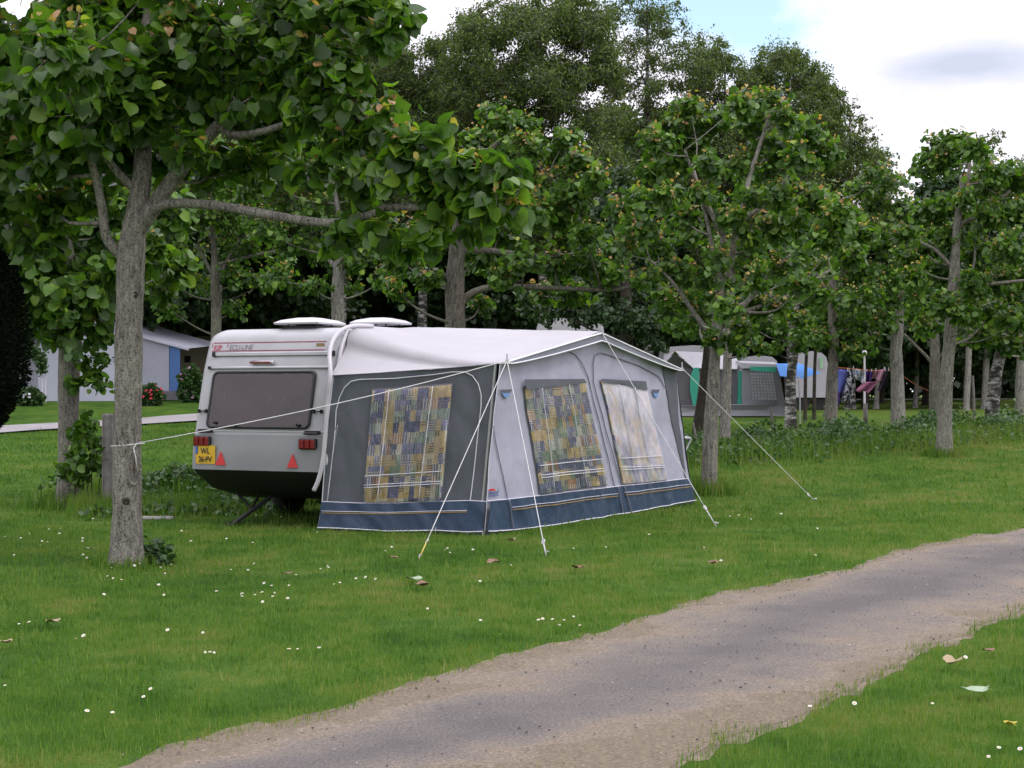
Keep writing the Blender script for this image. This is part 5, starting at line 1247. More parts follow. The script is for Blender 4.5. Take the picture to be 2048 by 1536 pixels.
birch2('birch with twin pointed tops just above the leaning tree', 1450, 60, [(1380,130),(1440,92),(1480,150),(1530,200),(1540,400),(1500,520),(1400,520),(1370,300)], 75, 42, 154)
birch2('birch with rounded crown behind the upper right of the leaning tree', 1580, 59, [(1490,170),(1540,108),(1600,120),(1645,160),(1668,260),(1670,450),(1500,480),(1480,300)], 80, 42, 155)
birch2('smallest birch sloping down to the white sky at the right', 1700, 60, [(1640,190),(1685,195),(1715,250),(1760,305),(1785,370),(1790,480),(1640,500),(1630,300)], 60, 38, 156)
birch2('birch seen only through gaps in the foreground crown at upper left', 430, 58, [(250,-40),(420,-80),(560,-60),(600,200),(560,460),(280,460)], 110, 55, 157, n_per=60)
birch2('birch half hidden behind the foreground crown, above the roof vents', 680, 60, [(570,0),(660,-50),(740,10),(780,200),(770,450),(580,470)], 90, 50, 158, n_per=60)
birch2('wispy birch tip peeping over the lone lawn tree', 1985, 66, [(1950,330),(1975,290),(1990,262),(2010,300),(2030,340),(2030,420),(1950,420)], 12, 22, 159, n_per=40)

# dark weeping evergreen right behind the awning gable
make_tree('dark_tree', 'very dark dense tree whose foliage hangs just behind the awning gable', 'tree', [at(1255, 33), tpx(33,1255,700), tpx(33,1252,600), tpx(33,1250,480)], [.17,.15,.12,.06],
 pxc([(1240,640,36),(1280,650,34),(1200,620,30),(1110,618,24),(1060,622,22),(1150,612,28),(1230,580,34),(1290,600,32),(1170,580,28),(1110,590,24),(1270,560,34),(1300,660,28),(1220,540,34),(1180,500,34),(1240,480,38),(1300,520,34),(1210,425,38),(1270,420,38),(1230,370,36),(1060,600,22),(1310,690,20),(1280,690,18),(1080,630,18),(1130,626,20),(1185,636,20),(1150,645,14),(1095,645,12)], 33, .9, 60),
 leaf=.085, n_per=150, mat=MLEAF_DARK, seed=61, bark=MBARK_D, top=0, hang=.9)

# woodland behind everything: three kinds of tree, copied
def wood_proto(label, hgt, rad, seed, px, Y):
    c = at(px, Y)
    cl = auto_clumps((c.x, c.y, c.z+hgt*.62), rad, rad, hgt*.40, 44, 1.05, seed)
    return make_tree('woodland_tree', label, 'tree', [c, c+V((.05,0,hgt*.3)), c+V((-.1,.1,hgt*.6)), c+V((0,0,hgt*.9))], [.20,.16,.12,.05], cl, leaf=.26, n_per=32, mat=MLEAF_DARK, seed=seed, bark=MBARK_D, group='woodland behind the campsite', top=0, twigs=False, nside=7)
WL = 'tall tree of the dark wood closing off the campsite behind'
protos = [wood_proto(WL, 8.6, 2.6, 71, 560, 66), wood_proto(WL, 9.6, 2.9, 72, 960, 70), wood_proto(WL, 8.0, 2.4, 73, 1760, 72)]
def copy_tree(o, loc, rz, sc):
    c_ = o.copy(); COL.objects.link(c_); c_.location = loc; c_.rotation_euler = (0, 0, rz); c_.scale = (sc, sc, sc)
    for ch in list(o.children):
        k = ch.copy(); COL.objects.link(k); k.parent = c_; k.matrix_parent_inverse = ch.matrix_parent_inverse.copy()
        for g2 in list(ch.children):
            k2 = g2.copy(); COL.objects.link(k2); k2.parent = k; k2.matrix_parent_inverse = g2.matrix_parent_inverse.copy()
    return c_
rng = random.Random(5)
spots = []
for px in range(-250, 2400, 120): spots.append((px+rng.uniform(-40, 40), rng.uniform(70, 80), 1.0))
for px in range(-200, 2400, 150): spots.append((px+rng.uniform(-50, 50), rng.uniform(84, 92), 1.12))
for px in (1730, 1850, 1935, 1990, 2070, 2150, 1800): spots.append((px, rng.uniform(60, 68), .72))
for px in (30, 170, 300, -60): spots.append((px, rng.uniform(62, 66), .85))
for px in (-120, -20, 90, 200, 310): spots.append((px, 58+rng.uniform(0, 3), .95))
for i, (px, Y, s) in enumerate(spots):
    if px < 820: s *= 1.65
    elif px < 1500: s *= 1.28
    if px > 1720: s *= 1.0
    copy_tree(protos[i % 3], at(px, Y), rng.uniform(0, 6.28), s*rng.uniform(.9, 1.1))
# low wood edge far off, one mass
rng2 = np.random.default_rng(9); n = 52000
x = rng2.uniform(-62, 62, n); y = rng2.uniform(96, 106, n); top_ = 5.2+1.2*np.sin(x*.35)+.8*np.sin(x*.9+1)+.25*(x < 0)*6
z = 1.2+rng2.random(n)**.9*top_
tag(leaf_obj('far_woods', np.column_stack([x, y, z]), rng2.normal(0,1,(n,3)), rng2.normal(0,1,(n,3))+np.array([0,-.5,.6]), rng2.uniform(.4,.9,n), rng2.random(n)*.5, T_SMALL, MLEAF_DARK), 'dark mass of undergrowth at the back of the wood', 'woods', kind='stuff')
# slender trunks and dark understory at right
for k, (px, Y, r_, lab) in enumerate([(1932, 58, .12, 'thin grey trunk in the dark wood right of the lone lawn tree'), (1968, 60, .13, 'thin brown trunk in the dark wood left of the leaning birch'), (1830, 62, .10, 'thin mossy trunk in the dark wood behind the washing line'), (1752, 60, .10, 'slim pale trunk behind the lamp post in the wood')]):
    c = at(px, Y); make_tree('woodland_tree', lab, 'tree', [c, c+V((.1,0,2.5)), c+V((0,0,5)), c+V((.1,0,6.5))], [r_, r_*.9, r_*.7, .03], auto_clumps((c.x, c.y, c.z+5.6), 1.5, 1.5, 1.6, 9, .8, 80+k), leaf=.2, n_per=40, mat=MLEAF_DARK, seed=80+k, bark=MBARK_L, top=0, twigs=False, nside=7)
for k, (px, Y, lab) in enumerate([(1610, 47, 'left dark twin trunk beyond the blue awning sheet'), (1628, 47.5, 'right dark twin trunk beyond the blue awning sheet')]):
    c = at(px, Y); make_tree('woodland_tree', lab, 'tree', [c, c+V((.02,0,1.5)), c+V((.1,0,3)), c+V((.1,0,4.2))], [.06, .05, .045, .02], auto_clumps((c.x, c.y, c.z+3.6), 1.1, 1.1, 1.0, 8, .6, 90+k), leaf=.14, n_per=55, mat=MLEAF, seed=90+k, bark=MBARK_D, top=0, nside=7)

# ================================================================== UNDERGROWTH (stuff)
rng3 = np.random.default_rng(14)
segs = [((-6.5, 23.6), (-2.6, 23.2), 1.6, .36, 11000), ((-5.6, 21.2), (-3.0, 21.6), 1.6, .16, 5000), ((-3.2, 23.4), (4.4, 31.5), 2.2, .34, 13000), ((4.0, 31.5), (12, 39), 2.6, .34, 19000), ((11, 38), (26, 50), 3.2, .42, 14000)]
Pp, Dd, Nn, Ss, Hh = [], [], [], [], []
for (a, b_, wd, hh, n) in segs:
    t = rng3.random(n); off = rng3.normal(0, wd*.32, n); a = np.array(a); b_ = np.array(b_); d = (b_-a)/np.linalg.norm(b_-a)
    xy = a+np.outer(t, b_-a)+np.outer(off, [-d[1], d[0]])
    cl_ = np.array([.5+1.3*mnoise.noise(V((p[0]*1.1, p[1]*1.1, 3))) for p in xy]).clip(.12, 1.3)
    zt = rng3.random(n)**.8*hh*cl_*1.5
    Pp.append(np.column_stack([xy, tz(xy[:, 0], xy[:, 1])+zt])); Dd.append(rng3.normal(0, .7, (n, 3))+np.array([0,0,.25])); Nn.append(rng3.normal(0, .6, (n, 3))+np.array([0,-.2,.9])); Ss.append(rng3.uniform(.03, .085, n)); Hh.append(rng3.beta(2, 2.4, n))
tag(leaf_obj('undergrowth', np.concatenate(Pp), np.concatenate(Dd), np.concatenate(Nn), np.concatenate(Ss), np.concatenate(Hh), T_MID, MLEAF_WEED), 'rank nettles and weeds left unmown along the line of trees', 'undergrowth', kind='stuff')
# tall unmown grass among it and round trunk feet
Pp, Ss, Hh = [], [], []
for (a, b_, wd, hh, n) in [((-6.5, 23.4), (-2.6, 23.0), 1.5, .35, 6000), ((-5.8, 20.9), (-2.9, 21.6), 1.3, .22, 5000), ((-3.2, 23.2), (4.2, 30.8), 2.0, .4, 7000), ((4.0, 30.6), (12, 38), 2.2, .36, 10000), ((11, 37), (26, 49), 3, .4, 8000)]:
    t = rng3.random(n); off = rng3.normal(0, wd*.4, n); a = np.array(a); b_ = np.array(b_); d = (b_-a)/np.linalg.norm(b_-a); xy = a+np.outer(t, b_-a)+np.outer(off, [-d[1], d[0]])
    Pp.append(xy); Ss.append(hh*rng3.uniform(.4, 1.3, n)); Hh.append(rng3.random(n))
for (px, Y, n, r_, hh) in [(1418, 24.0, 1500, .32, .26), (1448, 31.8, 700, .35, .3), (1888, 31.0, 1400, .30, .2), (253, 14.6, 900, .22, .11), (136, 21.7, 900, .5, .25), (217, 21, 700, .4, .3), (1662, 38, 600, .4, .4), (1395, 33.5, 600, .5, .4)]:
    c = at(px, Y); an = rng3.uniform(0, 6.28, n); rr = np.abs(rng3.normal(0, r_*.6, n))+.12
    Pp.append(np.column_stack([c.x+rr*np.cos(an), c.y+rr*np.sin(an)])); Ss.append(hh*rng3.uniform(.4, 1.2, n)); Hh.append(rng3.random(n))
# grass hugging the hem of the awning
for (a, b_) in ((Cb, Ab), (Ab, Bb)):
    n = 160; t = rng3.random(n); xy = np.array(a)[:2]+np.outer(t, (np.array(b_)-np.array(a))[:2])+rng3.normal(0, .02, (n, 2))+np.array([.0, -.05]); Pp.append(xy); Ss.append(rng3.uniform(.03, .075, n)); Hh.append(rng3.random(n))
xy = np.concatenate(Pp); Ss = np.concatenate(Ss); Hh = np.concatenate(Hh); n = len(xy)
an = rng3.uniform(0, 6.28, n); le = rng3.uniform(.05, .6, n)
tag(leaf_obj('tall_grass', np.column_stack([xy, tz(xy[:, 0], xy[:, 1])-.01]), np.column_stack([np.cos(an)*le, np.sin(an)*le, np.ones(n)]), np.column_stack([-np.cos(an), -np.sin(an), np.full(n, .3)]), Ss, Hh, BL, mgrass, aspect=np.clip(.012/Ss, .03, .25)), 'long unmown grass round trunks and along the awning hem', 'grass', kind='stuff')
# ================================================================== BACKGROUND CAMP
M_W = simple('white_coated_sheet', (.43,.44,.52), .5, .06, 1.5, .05, 6)
M_GW = simple('grey_tent_cloth', (.22,.22,.245), .75, .08, 2, .1, 30)
M_GW2 = simple('pale_tent_cloth', (.33,.335,.40), .7, .06, 2, .1, 30)
M_BLUEP = simple('blue_panel', (.055,.13,.33), .6, .08)
M_GREYD = simple('dark_grey_cloth', (.11,.105,.12), .75, .1)
M_TRL = simple('tent_roof_white', (.36,.35,.38), .6, .05)
M_GREEN = simple('tent_green', (.03,.30,.21), .7, .1)
M_TARP = simple('blue_tarp', (.07,.24,.62), .5, .1, 2)
M_BEIGE = simple('beige_shell', (.42,.36,.24), .5, .05)
M_BROWN = simple('brown_stripe', (.13,.07,.035), .5, .1)
M_GLASSD = simple('dark_window', (.03,.03,.035), .12, .2, 3, spec=.8)
M_WOODP = MPOST
M_FLRED = simple('red_flower', (.40,.015,.04), .6, .2, 30)
M_PINK = simple('pink_towel', (.48,.25,.36), .9, .12, 8, .3, 80)
M_PINK2 = simple('deep_pink_towel', (.38,.14,.25), .9, .12, 8, .3, 80)
M_BLUET = simple('blue_towel', (.10,.12,.42), .9, .1, 8, .3, 80)
M_DARKC = simple('dark_clothing', (.02,.012,.03), .9, .2)
M_PURP = simple('purple_cloth', (.06,.02,.15), .9, .2)
def face(name, m, parent, pts, off=(0,.03,0)):
    mb = MB(); mb.prism(pts, off); return mb.build(name, m, parent)
# -- white awning house at the left
Y = 57.0; A_ = at(30, 59); 
t = thing('large_awning', at(150, Y), 'long white awning with sloping grey and blue end wall at the far left', 'awning')
face('end_wall', M_GW2, t, [P(30,655,59), P(76,650,Y), P(76,808,Y), P(30,792,59)])
face('front_wall', M_W, t, [P(76,650,Y), P(150,640,Y), P(225,655,Y), P(279,676,Y), P(279,806,Y), P(76,808,Y)], (0, .05, 0))
face('side_panel', M_GW2, t, [P(280.5,676,Y), P(338,691,Y-.6), P(338,800,Y-.6), P(280.5,800,Y)])
face('blue_panel', M_BLUEP, t, [P(339,691,Y-.65), P(360,697,Y-.9), P(360,786,Y-.9), P(339,786,Y-.65)])
face('mud_flap', M_GREYD, t, [P(282,782,Y-.15), P(361,782,Y-1.05), P(361,800,Y-1.05), P(282,800,Y-.15)], (0,-.02,0))
mb = MB(); back = V((.5, 4.0, 0)); e = [P(28,652,59.1), P(76,646,Y-.15), P(150,636,Y-.15), P(225,651,Y-.15), P(279,671,Y-.2), P(377,697,Y-1.2)]
mb.add(e+[p+back+V((0,0,.25)) for p in e]+[p-Z*.07 for p in e], [(i, i+1, 7+i, 6+i) for i in range(5)]+[(i, 12+i, 13+i, i+1) for i in range(5)]); mb.build('roof', M_W, t)
# -- beige caravan behind
def bg_caravan(px0, px1, py0, py1, Y, label, mm, stripe, depth=2.1, wins=(), smat=None):
    a, b_ = P(px0, py0, Y), P(px1, py1, Y); w_ = b_.x-a.x; h_ = a.z-b_.z; c = V(((a.x+b_.x)/2, Y+depth/2, 0)); base = terrain(c.x, c.y)
    t = thing('touring_caravan', V((c.x, c.y, base)), label, 'caravan', 'caravans parked in the background')
    mb = MB(); z0 = min(b_.z, base+.45); z1 = a.z
    prof = [(-w_/2, z0), (-w_/2-.05, z0+(z1-z0)*.5), (-w_/2+.08, z1-.18), (-w_/2+.25, z1-.03), (0, z1+.03), (w_/2-.25, z1-.03), (w_/2-.08, z1-.18), (w_/2+.05, z0+(z1-z0)*.5), (w_/2, z0)]
    mb.prism([V((c.x+x, Y, z)) for x, z in prof], (0, depth, 0)); mb.build('body', mm, t)
    for (u0, u1, v0, v1) in wins:
        f = MB(); f.box((c.x+w_*((u0+u1)/2-.5), Y-.015, z0+(z1-z0)*(v0+v1)/2), (w_*(u1-u0), .05, (z1-z0)*(v1-v0)), bev=.015); f = f.build('window', M_BLACK, t)
        g_ = MB(); g_.box((c.x+w_*((u0+u1)/2-.5), Y-.045, z0+(z1-z0)*(v0+v1)/2), (w_*(u1-u0)-.1, .02, (z1-z0)*(v1-v0)-.1)); g_.build('pane', M_GLASSD, f)
    for (v, hh) in stripe:
        s_ = MB(); s_.box((c.x, Y-.012, z0+(z1-z0)*v), (w_*.96, .02, hh)); s_.build('stripe', smat or M_BROWN, t)
    for s in (-1, 1):
        wl_ = MB(); wl_.lathe(V((c.x+s*w_*.28, Y+.1, base+.3)), [(.05,0),(.3,0),(.3,.18),(.05,.18)], 16, (0,1,0)); wl_.build('wheel', M_RUBBER, t)
    return t
bg_caravan(348, 470, 674, 770, 68, 'cream caravan with brown stripe just left behind the main caravan', M_BEIGE, [(.80, .06)], wins=((.17,.27,.48,.62),))
bg_caravan(1070, 1212, 636, 760, 45, 'white caravan roof showing above the awning gable through dark leaves', M_TRL, [(.55,.04)], wins=((.2,.45,.45,.7),(.6,.85,.45,.7)))
bg_caravan(1325, 1448, 692, 780, 58, 'white caravan right behind the grey tent with the green panels', M_TRL, [(.62,.05)], wins=((.1,.35,.5,.75),(.55,.85,.5,.75)))
bg_caravan(1590, 1657, 704, 757, 58, 'white caravan with faint green sign beyond the blue sheet', M_TRL, [], wins=())
bg_caravan(1480, 1558, 712, 790, 59, 'pale caravan between trunks above the lattice windowed tent', M_TRL, [(.7,.05)], wins=((.2,.6,.45,.7),), smat=M_GREEN)
q_ = P(1643, 725, 57.9); mb = MB(); mb.box((q_.x, 57.93, q_.z), (.12,.02,.42)); o = mb.build('sign_panel', simple('faint_green', (.25,.42,.28), .5, .1)); 
for r_ in bpy.data.objects:
    if r_.get('label', '').startswith('white caravan with faint'): o.parent = r_; o.matrix_parent_inverse = parent_inv(r_)
# -- hedge and flowers at left
def bush(name, label, px, py, rw, rh, Y, n, leaf, mat, seed, flowers=None, nf=0, fsize=.08):
    c = P(px, py, Y); rng = np.random.default_rng(seed); root = thing(name, V((c.x, c.y, terrain(c.x, c.y))), label, 'shrub' if name != 'hedge' else 'hedge')
    u = nrm(rng.normal(0, 1, (n, 3))); rr = rng.uniform(.5, 1.05, n)**.5; s = np.array([rw/F*Y, rw/F*Y*.8, rh/F*Y])
    pos = np.array(c)+u*s*rr[:, None]*(1+.18*np.sin(u[:, 0:1]*9+u[:, 2:3]*7)); pos[:, 2] = np.maximum(pos[:, 2], terrain(c.x, c.y)+.03)
    leaf_obj('foliage', pos, u+rng.normal(0, .6, (n, 3)), rng.normal(0, .6, (n, 3))+np.array([0,0,.8]), leaf*rng.uniform(.6, 1.2, n), rng.beta(2, 2.5, n)*.8, T_MID, mat, root)
    mb = MB(); g_ = V((c.x, c.y, terrain(c.x, c.y)-.05)); 
    for k in range(5): mb.tube([g_+V((random.uniform(-.1,.1), 0, 0)), V((c.x+random.uniform(-.6,.6)*s[0], c.y, c.z+s[2]*.3))], [.02,.008], 4)
    mb.build('stem', MBARK_D, root)
    if nf:
        u = nrm(rng.normal(0, 1, (nf, 3))+np.array([0,-.8,.5])); pos = np.array(c)+u*s*1.02
        for p in pos:
            mb = MB()
            for k in range(5):
                d = V(rng.normal(0, 1, 3)).normalized()*fsize*.35; mb.lathe(V(p)+d, [(.01,0),(fsize*.4,fsize*.15),(fsize*.35,fsize*.35),(.01,fsize*.45)], 6, tuple(V((0,-.6,.6))+d*4))
            mb.build('flower', flowers, root)
    return root
bush('hedge', 'clipped hedge with a few pink roses between blue panel and caravan', 383, 772, 24, 36, 55, 2600, .11, MLEAF_WEED, 101, M_PINK, 6, .09)
bush('rose_bush', 'bush with bright red blooms at the foot of the grey end wall', 300, 791, 26, 20, 53, 1500, .09, MLEAF_WEED, 102, M_FLRED, 16, .085)
bush('rose_bush', 'low green bush at the foot of the white rose arch', 62, 796, 24, 18, 53, 1400, .10, MLEAF_WEED, 103, M_WHITE, 5, .09)
# rose arch
t = thing('garden_arch', at(75, 55), 'slim white tube arch with a climbing plant before the white awning', 'arch'); mb = MB()
for dx in (0, .22): mb.tube([P(85,806,55)+V((dx*.5,0,0)), P(85,730,55)+V((dx*.5,0,0)), P(80,712,55)+V((dx*.3,0,0)), P(62,700,55.2), P(42,697,55.4)], .02, 6)
mb.build('frame', M_WHITE, t)
rng = np.random.default_rng(6); n = 900; tt = rng.random(n); xs = np.interp(tt, [0,.3,.6,1], [84,82,66,44]); ys = np.interp(tt, [0,.3,.6,1], [745,718,702,696])
pp = np.array([P(a, b_, 54.9) for a, b_ in zip(xs, ys)])+rng.normal(0, .09, (n, 3)); leaf_obj('climber', pp, rng.normal(0,1,(n,3)), rng.normal(0,1,(n,3)), rng.uniform(.05,.11,n), rng.random(n)*.7, T_MID, MLEAF_WEED, t)

# -- grey and green tent, right
Y = 50.0
t = thing('frame_tent', at(1450, Y), 'big grey frame tent with green strips, white roof and lattice window', 'tent')
face('bedroom_wall', M_GREYD, t, [P(1322,830,Y), P(1322,735,Y), P(1350,706,Y-.3), P(1386,736,Y), P(1398,826,Y)])
mb = MB(); r1 = [P(1322,735,Y-.05), P(1350,703,Y-.35), P(1386,735,Y-.05), P(1470,738,Y), P(1500,728,Y-.3), P(1562,736,Y-.3)]
mb.add([P(1350,702,Y-.4), P(1386,736,Y-.1), P(1474,738,Y-.1), P(1430,706,Y+1.5), P(1318,738,Y+.1), P(1330,712,Y+1.6), P(1480,718,Y+1.5)], [(0,1,2,6,3),(0,5,4),(0,3,5)]); mb.build('roof', M_TRL, t)
face('green_strip', M_GREEN, t, [P(1386,812,Y-.12), P(1380,780,Y-.12), P(1381,752,Y-.12), P(1388,735,Y-.12), P(1398,735,Y-.12), P(1398,808,Y-.12)], (0,.03,0))
face('side_wall', M_GREYD, t, [P(1399,822,Y), P(1399,738,Y), P(1474,740,Y), P(1474,822,Y)])
face('green_strip', M_GREEN, t, [P(1474,822,Y-.1), P(1477,742,Y-.1), P(1484,742,Y-.1), P(1483,822,Y-.1)])
face('front_wall', M_GW, t, [P(1484,832,Y-.2), P(1484,735,Y-.2), P(1552,735,Y-.5), P(1566,832,Y-.5)])
face('front_roof', M_TRL, t, [P(1484,726,Y-.3), P(1562,729,Y-.7), P(1562,734,Y-.7), P(1484,737,Y-.3)], (0,1.4,.1))
face('valance', M_GREEN, t, [P(1500,733,Y-.75), P(1552,734,Y-.75), P(1552,745,Y-.75), P(1500,741,Y-.75)], (0,.02,0))
face('corner_strip', M_GREYD, t, [P(1552,735,Y-.8), P(1558,735,Y-.8), P(1570,808,Y-.8), P(1560,812,Y-.8)], (0,.04,0))
face('mud_flap', M_GW, t, [P(1322,832,Y-.12), P(1322,812,Y-.12), P(1484,808,Y-.25), P(1570,808,Y-.6), P(1570,832,Y-.6), P(1484,836,Y-.25)], (0,.02,0))
wn = face('window', simple('window_film', (.33,.33,.37), .3, .15, 6), t, [P(1500,745,Y-.78), P(1546,746,Y-.78), P(1554,800,Y-.78), P(1503,800,Y-.78)], (0,.02,0))
mb = MB()
for k in range(9): 
    a = k/8; mb.tube([P(1500+46*a,745,Y-.8), P(1503+51*a,800,Y-.8)], .008, 4)
for k in range(10):
    a = k/9; mb.tube([P(1500+3*a,745+55*a,Y-.8), P(1546+8*a,746+54*a,Y-.8)], .008, 4)
mb.build('lattice', M_GREYD, wn)
# blue sheet and its poles
t = thing('blue_tarp', P(1600, 740, 49), 'bright blue sheet stretched from the grey tent to a pole', 'tarp')
mb = MB(); cs = [P(1552,727,49.3), P(1600,727,50.5), P(1642,746,48.4), P(1604,757,47.6), P(1560,752,48.6)]
cen = P(1592,742,49); mb.add(cs+[cen], [(i, (i+1) % 5, 5) for i in range(5)]); o = mb.build('sheet', M_TARP, t, True)
for px, py0, py1, Y_, lab in ((1597, 752, 862, 44, 'thin metal pole under the tip of the blue sheet'), (1541, 815, 880, 39.5, 'dark fence stake in the weeds left of the blue sheet pole'), (1650, 812, 888, 38.5, 'light fence stake in the weeds by the washing line tree'), (1870, 800, 842, 43, 'dark fence stake beside the trunk behind the lone lawn tree'), (1945, 752, 836, 42, 'tall pale fence stake right of the lone lawn tree'), (1388, 842, 905, 30, 'leaning thin stake at the foot of the leaning tree')):
    a, b_ = P(px, py0, Y_), at(px+3, Y_); mb = MB(); r_ = .022 if py1-py0 > 90 else .035
    mb.tube([b_-Z*.05, b_.lerp(a, .5)+V((.02,0,0)), a], r_, 6); mb.tube([a-Z*.02, a+Z*.01], [r_*1.15, r_*.6], 6)
    if 'leaning' in lab: mb = MB(); mb.tube([at(1402, Y_)-Z*.05, P(1386,845,Y_)], .02, 6)
    tag(mb.build('pole' if 'metal' in lab else 'fence_stake', M_STEEL if 'metal' in lab else MPOST), lab, 'pole' if 'metal' in lab else 'stake')
# -- washing line
Yw = 45.0
ln = [P(1663,735,Yw), P(1700,737,Yw), P(1760,742,Yw), P(1795,738,Yw)]
tag(MB().tube(smooth_path(ln, 5), .012, 5).build('washing_line', simple('orange_cord', (.45,.12,.04), .7, .1)), 'orange cord of the washing line strung between two trunks', 'washing line')
a = P(1797,746,Yw); b_ = P(1862,784,Yw); tag(MB().tube([a, a.lerp(b_, .5)-Z*.05, b_], .010, 5).build('cord', simple('orange_cord_2', (.32,.09,.04), .7, .1)), 'loose orange cord running down from the pale trunk to the right', 'cord')
def hang(name, label, cat, corners, m, seed, nx=10, ny=10, pegs=2):
    TL, TR, BR, BL_ = [P(*c, Yw) for c in corners]; random.seed(seed); ph = random.uniform(0, 6)
    t = thing(name, (TL+TR)/2, label, cat, None)
    mb = MB()
    def fn(u, v):
        top = TL.lerp(TR, u); bot = BL_.lerp(BR, u); p = top.lerp(bot, v)
        return p+V((.03*math.sin(v*3+ph)*v, .10*math.sin(u*7+ph+v*2)*(.3+v)+.12*v, .03*math.sin(u*9+ph)*v))
    mb.grid(fn, nx, ny); o = mb.build('cloth', m, t, True); mo = o.modifiers.new('thick', 'SOLIDIFY'); mo.thickness = .008
    mb = MB()
    for k in range(pegs):
        p = TL.lerp(TR, .08+.84*k/(max(1, pegs-1))); mb.box(p+Z*.02, (.02,.03,.10))
    mb.build('clothes_peg', M_WHITE, t)
    return t
M_PATT = simple('black_white_print', (.2,.2,.2), .9, .0)
nt = M_PATT.node_tree; bs = [n_ for n_ in nt.nodes if n_.type == 'BSDF_PRINCIPLED'][0]; tc = N(nt, 'ShaderNodeTexCoord'); vo = N(nt, 'ShaderNodeTexNoise', i_Scale=14, i_Detail=1); nt.links.new(tc.outputs['Object'], vo.inputs['Vector']); r = ramp(nt, [(.48, (.02,.02,.03)), (.52, (.45,.45,.5))]); nt.links.new(vo.outputs['Fac'], r.inputs['Fac']); nt.links.new(r.outputs[0], bs.inputs['Base Color'])
M_PATW = simple('white_print', (.2,.2,.2), .9, .0)
nt = M_PATW.node_tree; bs = [n_ for n_ in nt.nodes if n_.type == 'BSDF_PRINCIPLED'][0]; tc = N(nt, 'ShaderNodeTexCoord'); vo = N(nt, 'ShaderNodeTexNoise', i_Scale=10, i_Detail=1); nt.links.new(tc.outputs['Object'], vo.inputs['Vector']); r = ramp(nt, [(.46, (.20,.24,.36)), (.54, (.60,.60,.66))]); nt.links.new(vo.outputs['Fac'], r.inputs['Fac']); nt.links.new(r.outputs[0], bs.inputs['Base Color'])
hang('towel', 'plain blue towel hanging beside the tree at the left end of the line', 'towel', [(1672,737),(1697,741),(1690,790),(1672,789)], M_BLUET, 1)
hang('towel', 'dark blue cloth showing below the plain blue towel', 'towel', [(1672,784),(1681,784),(1679,812),(1671,812)], M_PURP, 2, pegs=1)
hang('dress', 'long black and white patterned dress on the washing line', 'dress', [(1697,741),(1712,745),(1704,806),(1684,806)], M_PATT, 3)
hang('shirt', 'short white printed shirt blown sideways on the line', 'shirt', [(1705,737),(1730,742),(1728,766),(1708,752)], M_PATW, 4)
hang('shirt', 'small dark purple garment between white shirt and pink towel', 'shirt', [(1732,743),(1744,743),(1742,767),(1733,766)], M_PURP, 5)
hang('towel', 'pale pink towel flapping at the right of the line', 'towel', [(1750,742),(1770,738),(1763,764),(1742,756)], M_PINK, 6)
hang('towel', 'deeper pink towel blown out low below the pale pink one', 'towel', [(1728,764),(1757,763),(1739,784),(1714,783)], M_PINK2, 7, pegs=1)
hang('trousers', 'nearly black trousers hanging at the right end of the line', 'trousers', [(1770,740),(1778,740),(1769,783),(1759,783)], M_DARKC, 8)
# lamp post and short post
def lamp(px, pyt, Y, label):
    a = P(px, pyt, Y); b_ = at(px, Y); t = thing('street_lamp', b_, label, 'lamp', None)
    MB().tube([b_-Z*.1, V((b_.x, b_.y, a.z))], [.04, .03], 8).build('pole', M_WHITE, t)
    MB().lathe(V((b_.x, b_.y, a.z-.02)), [(.03,0),(.09,.06),(.10,.12),(.06,.19),(.01,.21)], 10).build('lamp_shade', M_WHITE, t)
lamp(1729, 712, 52, 'slim white lamp post rising behind the washing')
lamp(1929, 742, 62, 'small white lamp in the dark wood right of the lone lawn tree')
a = at(1731, 42.5); tag(MB().tube([a-Z*.05, a+Z*.62], .06, 8).build('wooden_post', MPOST, None, True), 'short brown post directly under the pink towels', 'post')
# white folding chair frame sticking out behind the awning
Yk = 23.3
t = thing('folding_table', V((P(1355,900,Yk).x, Yk, 0)), 'white folding table, one corner poking out behind the right side of the awning', 'table')
m_ = M_WHITE
for dy in (0, .42):
    MB().tube([P(1330,1000,Yk+dy), P(1382,877,Yk+dy)], .012, 6).build('leg', m_, t); MB().tube([P(1366,1000,Yk+dy), P(1335,880,Yk+dy)], .012, 6).build('leg', m_, t)
a = P(1355,876,Yk); MB().box((a.x, Yk+.21, a.z), (.40,.52,.03), None, .01).build('tabletop', m_, t)
# stone slab lying in the grass
a = G(315, 1040); mb = MB(); mb.box((a.x, a.y, .02), (.42,.18,.05), bev=.02); tag(mb.build('stone_slab', simple('pale_stone', (.32,.31,.28), .9, .2, 9, .4, 20)), 'pale stone slab flush in the grass right of the foreground trunk', 'stone')

